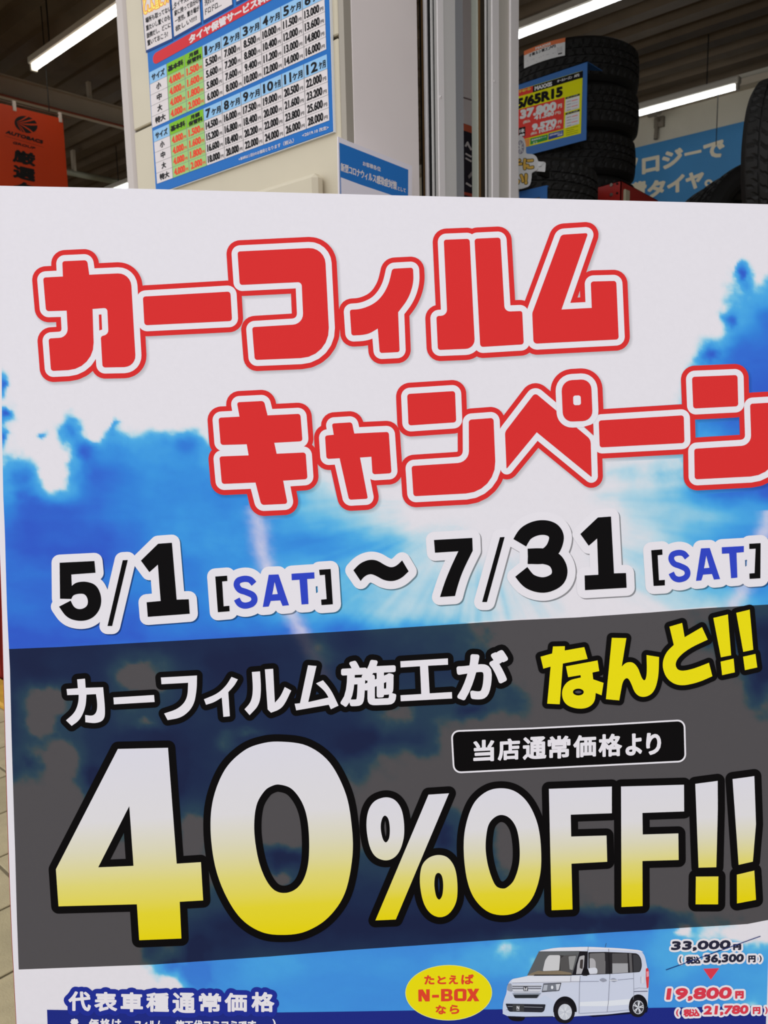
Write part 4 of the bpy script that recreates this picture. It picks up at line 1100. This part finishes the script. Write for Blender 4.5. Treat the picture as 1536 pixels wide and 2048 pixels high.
ST2 = np.array(_n(ray(1041, 350)[:2]) * 3.52); v = ray(1085, 303)
zt2 = 1.55 + (3.52 - TR) * v[2] / math.hypot(v[0], v[1])
for k, nm in enumerate(['upper tyre of the low front stack behind the orange lettered sign', 'second tyre of the low front stack, just above the poster']):
    tyre((ST2[0], ST2[1], zt2 - TW / 2 - k * (TW + .0005)), nm, 'low tyre stack', (0, 0, .3 + k))
ZS2 = zt2 - 2 * (TW + .0005)
# rack carrying both stacks
RK = pmat('rack_red', (178, 40, 34), .4, spec=.5); RKB = pmat('rack_blue', (66, 122, 196), .5, spec=.3)
rack = empty('tyre_rack', (-2.0, 3.3, 0), 'red angle steel tyre rack whose bolted corner shows above the poster', 'rack')
def shelf(x0, x1, y0, y1, z, nm='shelf'):
    mb = MB(); mb.box((x0, y0, z - .03), (x1, y1, z - .0005), RK, .003); mb.build(nm, rack)
shelf(-2.46, -1.70, 3.43, 4.12, ZS1); shelf(-2.28, -1.58, 2.60, 3.32, ZS2)
for x, y, z in ((-2.46, 3.45, ZS1), (-2.46, 4.1, ZS1), (-1.72, 4.1, ZS1), (-1.72, 3.45, ZS1), (-2.27, 2.62, ZS2), (-1.60, 2.62, ZS2), (-1.60, 3.30, ZS2), (-2.27, 3.30, ZS2)):
    mb = MB(); mb.box((x - .02, y - .003, 0), (x + .02, y + .003, z - .03), RK); mb.box((x - .02, y, 0), (x - .014, y + .04, z - .03), RK); mb.build('post', rack)
# bolted corner in front of the stack
yR = 3.30
def PR0(px, py): return hit(px, py, 1, yR)
g0 = PR0(1184, 377); g1 = PR0(1242.5, 361); 
mb = MB()
mb.slab([g0, g1, (g1[0], yR, g1[2] - .5), (g0[0] - .03, yR, g1[2] - .5)], (0, -1, 0), .004, RK)
g2 = hit(1316, 401, 0, g1[0])
mb.slab([g1, g2, (g2[0], g2[1], g2[2] - .10), (g1[0], yR, g1[2] - .10)], (1, 0, 0), .004, RK)
mb.slab([g0, g1, g2 + [0, 0, 0.0], g2 - [.05, 0, 0], g1 - [.05, -.05, 0]], (0, 0, 1), .003, pmat('rack_red_top', (196, 58, 48), .4))
mb.build('corner_angle', rack)
for px_, py_ in ((1223.5, 370), (1235, 367.5), (1223.5, 389.5), (1235, 386.5)):
    c = PR0(px_, py_); mb = MB(); mb.tube(c, c - [0, .006, 0], .0075 if px_ < 1230 else .0045, pmat('bolt_steel', (150, 140, 130), .35, .7) if px_ < 1230 else GASK, 6); mb.build('bolt', rack)
c = hit(1250, 385, 0, g1[0] + .001); mb = MB(); mb.box((c[0], c[1] - .02, c[2] - .12), (c[0] + .012, c[1] + .025, c[2] + .01), pmat('beige_clip', (196, 186, 158), .6), .003); mb.build('clip', rack)
mb = MB(); mb.box((g1[0] - .05, yR + .002, 0), (g1[0], yR + .06, g1[2] - .4), RK); mb.build('post', rack)

# sticker wrapped on the top tyre
SC_ = np.array([toptyre.location[0], toptyre.location[1]])
def PT(px, py, lift=0.0):
    r = ray(px, py); o = CAM[:2] - SC_; d_ = r[:2]; rad = TR + .0012 + lift
    A = d_.dot(d_); B = 2 * o.dot(d_); Cc = o.dot(o) - rad * rad; D = B * B - 4 * A * Cc
    t = (-B - math.sqrt(max(D, 0))) / (2 * A); return CAM + t * r
c7 = cp((1020, 60), 1536 / 260.0)
def wrap(p, q, mat, ly, n=14):
    for i in range(n):
        f0, f1 = i / n, (i + 1) / n
        bow = lambda f: -10 * (4 * f * (1 - f)) * 1.6
        def pt(f, e): x = q[e][0] * (1 - f) + q[e + 1 if e == 0 else 2][0] * f; return x
        T = lambda f: (q[0][0] * (1 - f) + q[1][0] * f, q[0][1] * (1 - f) + q[1][1] * f + bow(f))
        Bm = lambda f: (q[3][0] * (1 - f) + q[2][0] * f, q[3][1] * (1 - f) + q[2][1] * f + bow(f))
        p.poly([c7(*T(f0)), c7(*T(f1)), c7(*Bm(f1)), c7(*Bm(f0))], mat, ly)
SO = ink((226, 96, 62), .25, 2.2); SW = ink((214, 210, 210), .25, 2.2); SK = ink((60, 58, 60), .4, 1.6); SG = ink((150, 148, 150), .4, 2.0)
p = Print(PT)
wrap(p, [(165, 250), (655, 90), (652, 142), (165, 305)], SO, 1); wrap(p, [(165, 303), (652, 140), (650, 300), (165, 455)], SW, 1.2)
for i, t in enumerate('オールシーズン'):
    f = .12 + i * .078; x = 165 + 487 * f; y = 303 - 163 * f - 55 * f * (1 - f)
    p.text(t, [c7(x, y + 4), c7(x + 32, y - 5), c7(x + 32, y + 32), c7(x, y + 42)], SK, 2.4, bold=.3)
p.text('AP2', [c7(468, 188), c7(542, 168), c7(542, 200), c7(468, 220)], SK, 2.4, bold=.35)
for a_, b_, y0 in ((200, 350, 370), (360, 520, 318), (250, 540, 350), (210, 420, 410)):
    p.stroke([c7(a_, y0), c7((a_ + b_) / 2, y0 - (b_ - a_) * .17), c7(b_, y0 - (b_ - a_) * .29)], .45, SG, 2.2, closed=False)
for k in range(4): p.stroke([c7(558, 215 + k * 16), c7(620, 198 + k * 16)], .5, SG, 2.2, closed=False)
p.poly([c7(568, 276), c7(615, 264), c7(615, 280), c7(568, 292)], SK, 2.2)
p.text('MAXXIS', [c7(300, 205), c7(480, 145), c7(480, 172), c7(300, 236)], ink((245, 225, 215), .3, 2.0), 2.2, bold=.4)
p.build('sticker', toptyre, 'white sticker with orange top strip')

# ================================================================== BLUE PRICE FRAME WITH CARD
def PE(px, py, lift=0.0): return hit(px, py, 1, 3.395 - lift)
tr = PE(*c7(918, 365)); brr = PE(*c7(892, 1300))
fx1 = (tr[0] + brr[0]) / 2; fx0 = -2.36; z1 = tr[2]; z0 = brr[2]
fr = empty('price_sign', ((fx0 + fx1) / 2, 3.40, z0), 'blue steel frame holding a yellow and red 65R15 tyre price card', 'sign')
mb = MB(); mb.box((fx0, 3.396, z0), (fx1, 3.400, z1), RKB); mb.build('front_plate', fr)
mb = MB(); fb = hit(1197.5, 138.5, 2, z1)
mb.slab([(fx0, 3.396, z1), (fx1, 3.396, z1), (fx1, 3.54, z1), (fx1 - .05, 3.475, z1), (fx1 - .10, 3.425, z1), (fx0, 3.425, z1)], (0, 0, 1), .003, RKB)
mb.build('top_flange', fr)
mb = MB(); mb.box((-2.35, 3.4005, 0), (-2.32, 3.412, z1 - .01), RKB); mb.build('support_post', fr)
KE = 2.3
def ei(c): return ink(c, .4, KE)
eY = ei((212, 196, 18)); eR = ei((206, 50, 44)); eK = ei((18, 16, 18)); eW = ei((216, 206, 208)); eG = ei((40, 110, 50)); eN = ei((40, 56, 120)); eO = ei((226, 110, 60)); ePk = ei((236, 170, 160))
def q7(*P): return [c7(*a) for a in P]
p = Print(PE, .0004)
p.poly(q7((-200, 800), (860, 480), (838, 1222), (-200, 1478)), eY, 1)
p.poly(q7((270, 662), (860, 482), (859, 562), (270, 738)), eK, 1.6); p.poly(q7((-200, 800), (270, 662), (270, 738), (-200, 872)), eR, 1.6)
p.text('オールシーズン', q7((110, 712), (245, 674), (245, 706), (110, 745)), ei((230, 200, 60)), 2.6, bold=.3)
p.text('MAXXIS', q7((290, 668), (497, 608), (497, 658), (290, 718)), eW, 2.6, bold=.6)
p.text('オールシーズン', q7((558, 588), (735, 538), (735, 572), (558, 622)), eW, 2.6, bold=.25); p.text('AP2', q7((756, 530), (820, 512), (820, 545), (756, 562)), eW, 2.6, bold=.3)
p.text('195/65R15', q7((-62, 856), (624, 660), (622, 782), (-64, 980)), eK, 2.6, bold=1.7, sp=1.0)
p.poly(q7((-200, 1020), (645, 795), (632, 1168), (-200, 1385)), eR, 1.8)
p.text('37.800', q7((120, 946), (552, 838), (548, 950), (116, 1058)), eW, 2.6, bold=1.7); p.text('円', q7((565, 880), (614, 866), (614, 916), (565, 930)), ePk, 2.6, bold=.5)
p.text('(税込', q7((155, 1075), (240, 1052), (240, 1092), (155, 1115)), ePk, 2.6, bold=.2); p.text('41.580', q7((285, 1010), (522, 955), (520, 1008), (283, 1068)), eW, 2.6, bold=.8); p.text('円)', q7((535, 968), (600, 952), (600, 992), (535, 1008)), ePk, 2.6, bold=.2)
p.text('9.570', q7((262, 1112), (555, 1040), (550, 1128), (258, 1195)), eW, 2.6, bold=1.4); p.text('円', q7((566, 1070), (608, 1060), (608, 1102), (566, 1112)), ePk, 2.6, bold=.4)
p.text('(税込', q7((245, 1212), (320, 1193), (320, 1228), (245, 1248)), ePk, 2.6, bold=.2); p.text('10.527', q7((345, 1180), (540, 1122), (538, 1166), (343, 1222)), eW, 2.6, bold=.7); p.text('円)', q7((548, 1138), (595, 1126), (595, 1156), (548, 1168)), ePk, 2.6, bold=.2)
p.poly(rnd([(104, 1158, 8), (182, 1140, 8), (180, 1255, 8), (102, 1275, 8)], 1020, 60, 1536 / 260), eK, 2.2)
p.text('1本', q7((112, 1172), (172, 1158), (172, 1208), (112, 1220)), eW, 3, bold=.4); p.text('価格', q7((112, 1232), (172, 1218), (172, 1248), (112, 1262)), eW, 3, bold=.3)
p.poly(q7((100, 1308), (232, 1280), (230, 1368), (100, 1402)), eO, 2.2); p.poly(q7((242, 1282), (446, 1232), (443, 1300), (240, 1356)), eG, 2.2); p.poly(q7((455, 1226), (632, 1180), (630, 1248), (452, 1300)), eN, 2.2)
p.text('国産製造タイヤ', q7((255, 1292), (430, 1250), (430, 1268), (255, 1312)), eW, 3, bold=.1); p.text('送料無料にて', q7((465, 1236), (620, 1196), (620, 1216), (465, 1258)), eW, 3, bold=.1)
p.text('エコ', q7((270, 1325), (320, 1312), (320, 1335), (270, 1348)), eW, 3, bold=.15); p.text('特価', q7((560, 1235), (620, 1220), (620, 1240), (560, 1256)), eW, 3, bold=.15)
p.poly(q7((662, 655), (846, 602), (842, 690), (660, 742)), ei((205, 190, 10)), 1.6)
for y0 in (0, 186):
    p.poly(q7((657, 797 + y0), (824, 750 + y0), (823, 772 + y0), (656, 818 + y0)), eK, 2.2); p.poly(q7((654, 822 + y0), (821, 776 + y0), (817, 930 + y0 - 8), (648, 982 + y0 - 8)), eW, 1.8)
    p.text('サイズ別', q7((672, 797 + y0), (800, 761 + y0), (800, 770 + y0), (672, 807 + y0)), eW, 3, bold=.05)
    for k in range(4): p.stroke([c7(670, 850 + y0 + k * 34), c7(720, 836 + y0 + k * 34)], .35, eK, 2.6, closed=False); p.stroke([c7(728, 838 + y0 + k * 34), c7(800, 818 + y0 + k * 34)], .55, eR if k % 2 == 0 else ei((150, 150, 160)), 2.6, closed=False)
for k in range(4): p.stroke([c7(662, 1170 + k * 24), c7(805 - 50 * (k == 1), 1135 + k * 24 + 13 * (k == 1))], .3, eK, 2.6, closed=False)
p.build('price_card', fr)

# lower blue frame in front of the low stack
def PG(px, py, lift=0.0): return hit(px, py, 1, 2.585 - lift)
g = PG(1093.5, 370.5); g2 = PG(1037, 380); gl = -2.30
lf = empty('price_sign', ((gl + g[0]) / 2, 2.59, ZS2 - .3), 'lower blue steel sign holder corner in front of the low tyre stack', 'sign')
mb = MB(); mb.box((gl, 2.585, g[2] - .035), (g[0], 2.590, g[2]), RKB); mb.box((g[0] - .028, 2.585, ZS2 - .3), (g[0], 2.590, g[2] - .035), RKB); mb.box((gl, 2.585, ZS2 - .3), (gl + .03, 2.590, g[2] - .035), RKB); mb.build('front_plate', lf)
mb = MB(); mb.box((gl + .03, 2.588, ZS2 - .3), (g[0] - .028, 2.5895, g[2] - .035), pmat('card_grey', (120, 120, 126), .6)); mb.build('back_card', lf)
mb = MB(); mb.box((gl, 2.590, g[2] - .003), (g[0] - .0, 2.597, g[2]), RKB); mb.build('top_flange', lf)

# orange lettered cut-out sign with its white tag
def PH(px, py, lift=0.0): return hit(px, py, 1, 2.56 - lift)
so = empty('lettered_sign', PH(1050, 372), 'white outlined cut-out sign with orange characters on the low tyre stack', 'sign')
mb = MB(); outl = rnd([(60, 1240, 20), (150, 1250, 40), (178, 1330, 30), (185, 1460, 20), (300, 1470, 45), (332, 1560, 20), (325, 1650, 20), (250, 1690, 10), (245, 1780, 20), (225, 1845, 30), (140, 1875, 20), (-60, 1900, 10), (-60, 1260, 10)], 1020, 60, 1536 / 260)
mb.slab([PH(*q) for q in outl], (0, -1, 0), .004, ei((188, 182, 190))); mb.build('cutout_board', so)
mb = MB(); mb.box((PH(1020, 360)[0], 2.565, ZS2 - .35), (PH(1020, 360)[0] + .03, 2.575, PH(1020, 330)[2]), ALU); mb.build('support_strip', so)
p = Print(PH, .0003); oC = ei((216, 140, 66)); bk_ = ei((40, 34, 30))
p.text('チに', q7((10, 1530), (280, 1510), (282, 1645), (12, 1665)), oC, 2, bold=1.6, outlines=[(1.2, bk_, 1.2)])
p.text('い!', q7((40, 1705), (208, 1692), (206, 1822), (40, 1835)), oC, 2, bold=1.6, outlines=[(1.2, bk_, 1.2)])
wh = crom([(125 + 42 * math.cos(t), 1385 + 82 * math.sin(t)) for t in np.linspace(0, 2 * math.pi, 17)[:-1]], 1020, 60, 1536 / 260, 2)
p.poly(wh, ei((120, 116, 128)), 1.2)
for k in range(7):
    t = k * .9; p.stroke([c7(125, 1385), c7(125 + 34 * math.cos(t), 1385 + 70 * math.sin(t))], .9, ei((180, 176, 186)), 2, closed=False)
p.build('sign_print', so)
def PI_(px, py, lift=0.0): return hit(px, py, 1, 2.57 - lift)
wt = empty('white_tag', PI_(*c7(370, 1675)), 'small blank white tag beside the orange lettered sign', 'tag')
mb = MB(); mb.slab([PI_(*q) for q in rnd([(290, 1550, 10), (405, 1556, 14), (420, 1570, 10), (412, 1676, 8), (300, 1668, 6)], 1020, 60, 1536 / 260)], (0, -1, 0), .002, ei((192, 188, 194))); mb.build('card', wt)
p = Print(PI_, .0003); p.stroke([c7(330, 1618), c7(372, 1610)], .35, eK, 1, closed=False); p.build('pen_line', wt)
mb = MB(); q_ = PI_(*c7(330, 1640)); mb.box((q_[0] - .006, 2.5725, q_[2] - .02), (q_[0] + .006, 2.64, q_[2]), GASK); mb.build('clip', wt)

# standing tyres on the far rack and the near one at the right edge
rk2 = empty('standing_tyre_rack', (-1.0, 4.4, 0), 'dark steel rack carrying the upright tyres at the right', 'rack')
DKS = pmat('rack_dark', (60, 58, 58), .5)
RZ = math.radians(42); v = ray(1518, 452); c0 = CAM + v / math.hypot(v[0], v[1]) * 4.6
cs = []
for k, nm in enumerate(['nearest upright tyre of the row standing in front of the blue banner', 'second upright tyre of the row before the blue banner', 'third upright tyre of the row before the blue banner']):
    c = c0 + np.array([-math.sin(RZ), math.cos(RZ), 0]) * .215 * k
    tyre(tuple(c), nm, 'upright tyres at the right', (math.pi / 2, .3 * k, RZ)); cs.append(c)
cs = [cs[0], cs[2]]
for c in cs:
    mb = MB(); mb.box((c[0] - .24, c[1] - .2, c[2] - TR - .03), (c[0] + .24, c[1] + .2, c[2] - TR - .001), DKS); mb.build('shelf', rk2)
    for sx in (-1, 1):
        mb = MB(); mb.box((c[0] + sx * .2 - .015, c[1] - .1, 0), (c[0] + sx * .2 + .015, c[1] + .1, c[2] - TR - .03), DKS); mb.build('post', rk2)
c = hit(1506, 300, 1, 3.30); nx = c[0] + .112
zt = hit(1566, 158, 1, 3.32)[2]
tyre((nx, 3.32, zt - TR), 'large near tyre cut by the right photo edge', None, (0, math.pi / 2, .12))
tyre((nx + .01, 3.34, zt - TR * 3 - .004), 'tyre directly below the large one at the right photo edge', None, (0, math.pi / 2, .10))
rk3 = empty('near_tyre_rack', (nx, 3.35, 0), 'low dark stand under the large tyres at the right photo edge', 'rack')
mb = MB(); zz = zt - TR * 4 - .006; mb.box((nx - .2, 3.1, zz - .03), (nx + .2, 3.6, zz), DKS); mb.build('shelf', rk3)
for sx in (-1, 1):
    mb = MB(); mb.box((nx + sx * .17 - .02, 3.12, 0), (nx + sx * .17 + .02, 3.58, zz - .03), DKS); mb.build('post', rk3)

# ================================================================== BANNERS
def PK(px, py, lift=0.0): return hit(px, py, 1, 7.97 - lift)
a = PK(1256, 299); ztb = a[2]
bn = empty('blue_banner', (-3.0, 7.97, ztb - 1.15), 'blue wall banner with pale katakana lettering on the back wall', 'banner')
BLU = pmat('banner_blue', (60, 132, 186), .6, noise=.12, nscale=1.2)
mb = MB(); mb.box((-5.6, 7.972, ztb - 1.15), (-1.6, 7.98, ztb), BLU); mb.build('cloth', bn)
c5 = cp((1020, 0), 1536 / 516.0); TXT = pmat('banner_lettering', (226, 216, 190), .6)
p = Print(PK, .002)
def t5(ch, x0, y0, x1, y1, sl, b=2.0): p.text(ch, [c5(x0, y0), c5(x1, y0 + sl * (x1 - x0)), c5(x1, y1 + sl * (x1 - x0)), c5(x0, y1)], TXT, 1, bold=b)
t5('テク', 480, 1000, 680, 1105, -.24); t5('ノ', 690, 952, 762, 1042, -.22); t5('ロ', 785, 945, 890, 1040, -.22); t5('ジ', 905, 905, 1030, 1012, -.24); t5('ー', 1038, 912, 1140, 930, -.22, 1.9); t5('で', 1150, 858, 1277, 960, -.24)
t5('省燃', 480, 1180, 690, 1280, -.24); t5('費', 705, 1095, 815, 1200, -.24, 1.5); t5('タ', 818, 1085, 925, 1185, -.24); t5('イ', 935, 1058, 1040, 1160, -.24); t5('ヤ', 1045, 1035, 1155, 1138, -.24); t5('。', 1158, 1070, 1207, 1115, -.1, 1.2)
p.build('banner_lettering', bn)

def PO(px, py, lift=0.0): return hit(px, py, 0, -6.0 + lift)
a = PO(125, 238)
ob = empty('orange_banner', (-6.0, a[1] - .5, 2.3), 'hanging orange banner with round black emblem and black kanji at the left', 'banner')
ORB = pmat('banner_orange', (206, 62, 14), .6, noise=.04, nscale=2)
mb = MB(); mb.box((-6.0, 1.9, 2.2), (-5.996, a[1], a[2]), ORB); mb.build('cloth', ob)
mb = MB(); mb.tube((-5.998, 1.85, a[2] + .02), (-5.998, a[1] + .06, a[2] + .02), .006, pmat('banner_rod', (96, 70, 56), .5)); mb.build('rod', ob)
for yy in (a[1] - .02, a[1] - .36, a[1] - .75):
    mb = MB(); mb.box((-6.004, yy - .012, a[2] - .03), (-5.988, yy + .012, a[2] + .04), pmat('banner_clip', (214, 200, 190), .5), .002); mb.build('clip', ob)
for yy in (a[1] - .1, a[1] - .7):
    mb = MB(); mb.tube((-5.998, yy, a[2] + .03), (-5.998, yy, CEIL + .02), .004, GASK, 8); mb.build('cord', ob)
c6 = cp((0, 160), 1536 / 280.0); p = Print(lambda x, y, l=0: PO(x, y, .004 + l), .001); KB_ = pmat('banner_black', (14, 10, 10), .6)
p.poly([c6(285 + 126 * math.cos(t) + 0 * math.sin(t), 488 + 92 * math.sin(t) + 22 * math.cos(t)) for t in np.linspace(0, 2 * math.pi, 37)[:-1]], KB_, 1)
for g_, w_ in (([(175, 462), (240, 440), (310, 395), (350, 375)], 11), ([(180, 468), (260, 462), (340, 440), (405, 425)], 10), ([(185, 470), (270, 485), (350, 490), (420, 488)], 10), ([(185, 472), (260, 505), (330, 550), (372, 590)], 10), ([(185, 474), (235, 520), (270, 570), (290, 610)], 10), ([(182, 474), (215, 520), (238, 560), (250, 600)], 9)):
    p.poly(rnd([(g_[0][0], g_[0][1]), (g_[1][0], g_[1][1] - w_ * .6, 'c'), (g_[2][0], g_[2][1] - w_, 'c'), (g_[3][0], g_[3][1] - w_), (g_[3][0], g_[3][1] + w_), (g_[2][0], g_[2][1] + w_, 'c'), (g_[1][0], g_[1][1] + w_ * .6, 'c')], 0, 160, 1536 / 280.0), ORB, 2)
p.text('AUTOBACS', [c6(72, 548), c6(476, 664), c6(468, 702), c6(58, 586)], KB_, 2, bold=.7)
p.stroke([c6(50, 612), c6(478, 738)], .25, KB_, 2, closed=False)
p.text('GROUP', [c6(146, 672), c6(392, 738), c6(384, 764), c6(136, 698)], KB_, 2, bold=.35)
p.text('厳', [c6(145, 752), c6(392, 808), c6(388, 955), c6(138, 895)], KB_, 2, bold=1.5); p.text('選', [c6(145, 925), c6(388, 982), c6(385, 1122), c6(142, 1068)], KB_, 2, bold=1.5); p.text('タ', [c6(148, 1092), c6(388, 1150), c6(385, 1292), c6(145, 1240)], KB_, 2, bold=1.6)
p.build('banner_print', ob)

# security camera on the back wall
c = hit(1312, 243, 1, 7.9)
sc_ = empty('security_camera', (c[0], 7.95, c[2]), 'small grey camera bracket on the back wall under the far tube light', 'camera')
CG = pmat('camera_grey', (132, 122, 108), .5)
mb = MB(); mb.box((c[0] - .05, 7.96, c[2] - .04), (c[0] + .05, 8.0, c[2] + .06), CG, .004); mb.build('wall_plate', sc_)
mb = MB(); mb.tube((c[0], 7.97, c[2] + .02), (c[0] + .03, 7.82, c[2] + .02), .014, CG); mb.tube((c[0] - .02, 7.97, c[2]), (c[0] - .02, 7.95, c[2] - .15), .02, CG); mb.build('arm', sc_)
mb = MB(); mb.tube((c[0] - .04, 7.84, c[2] + .06), (c[0] + .10, 7.74, c[2] + .03), .03, CG); mb.build('body', sc_)
# low things by the left poster edge
c = hit(-2, 1365, 2, 0)
rb = empty('red_bin', (c[0] - .1, c[1] + .15, 0), 'dark red display bin on the floor at the left edge of the poster', 'bin')
RB = pmat('bin_red', (140, 30, 20), .5, noise=.15, nscale=6)
mb = MB(); h0 = .78
mb.box((c[0] - .45, c[1], .02), (c[0] + .02, c[1] + .4, h0), RB, .01); mb.build('body', rb)
mb = MB(); mb.box((c[0] - .47, c[1] - .015, h0), (c[0] + .035, c[1] + .415, h0 + .04), pmat('bin_rim', (190, 60, 40), .4), .01); mb.build('rim', rb)
mb = MB(); mb.box((c[0] - .43, c[1] + .02, 0), (c[0], c[1] + .38, .02), GASK); mb.build('base', rb)
c = hit(4, 1438, 2, 0.0)
mb = MB(); mb.box((c[0] - .8, c[1] + .04, 0.0062), (c[0] + .06, c[1] + .2, .04), pmat('kerb_yellow', (196, 150, 48), .7, noise=.15, nscale=12), .01)
o = mb.build('kerb_block', None, loc=(c[0], c[1], 0)); tag(o, 'yellow painted kerb block on the paving beside the poster edge', 'kerb')

bpy.data.objects.remove(_fo);
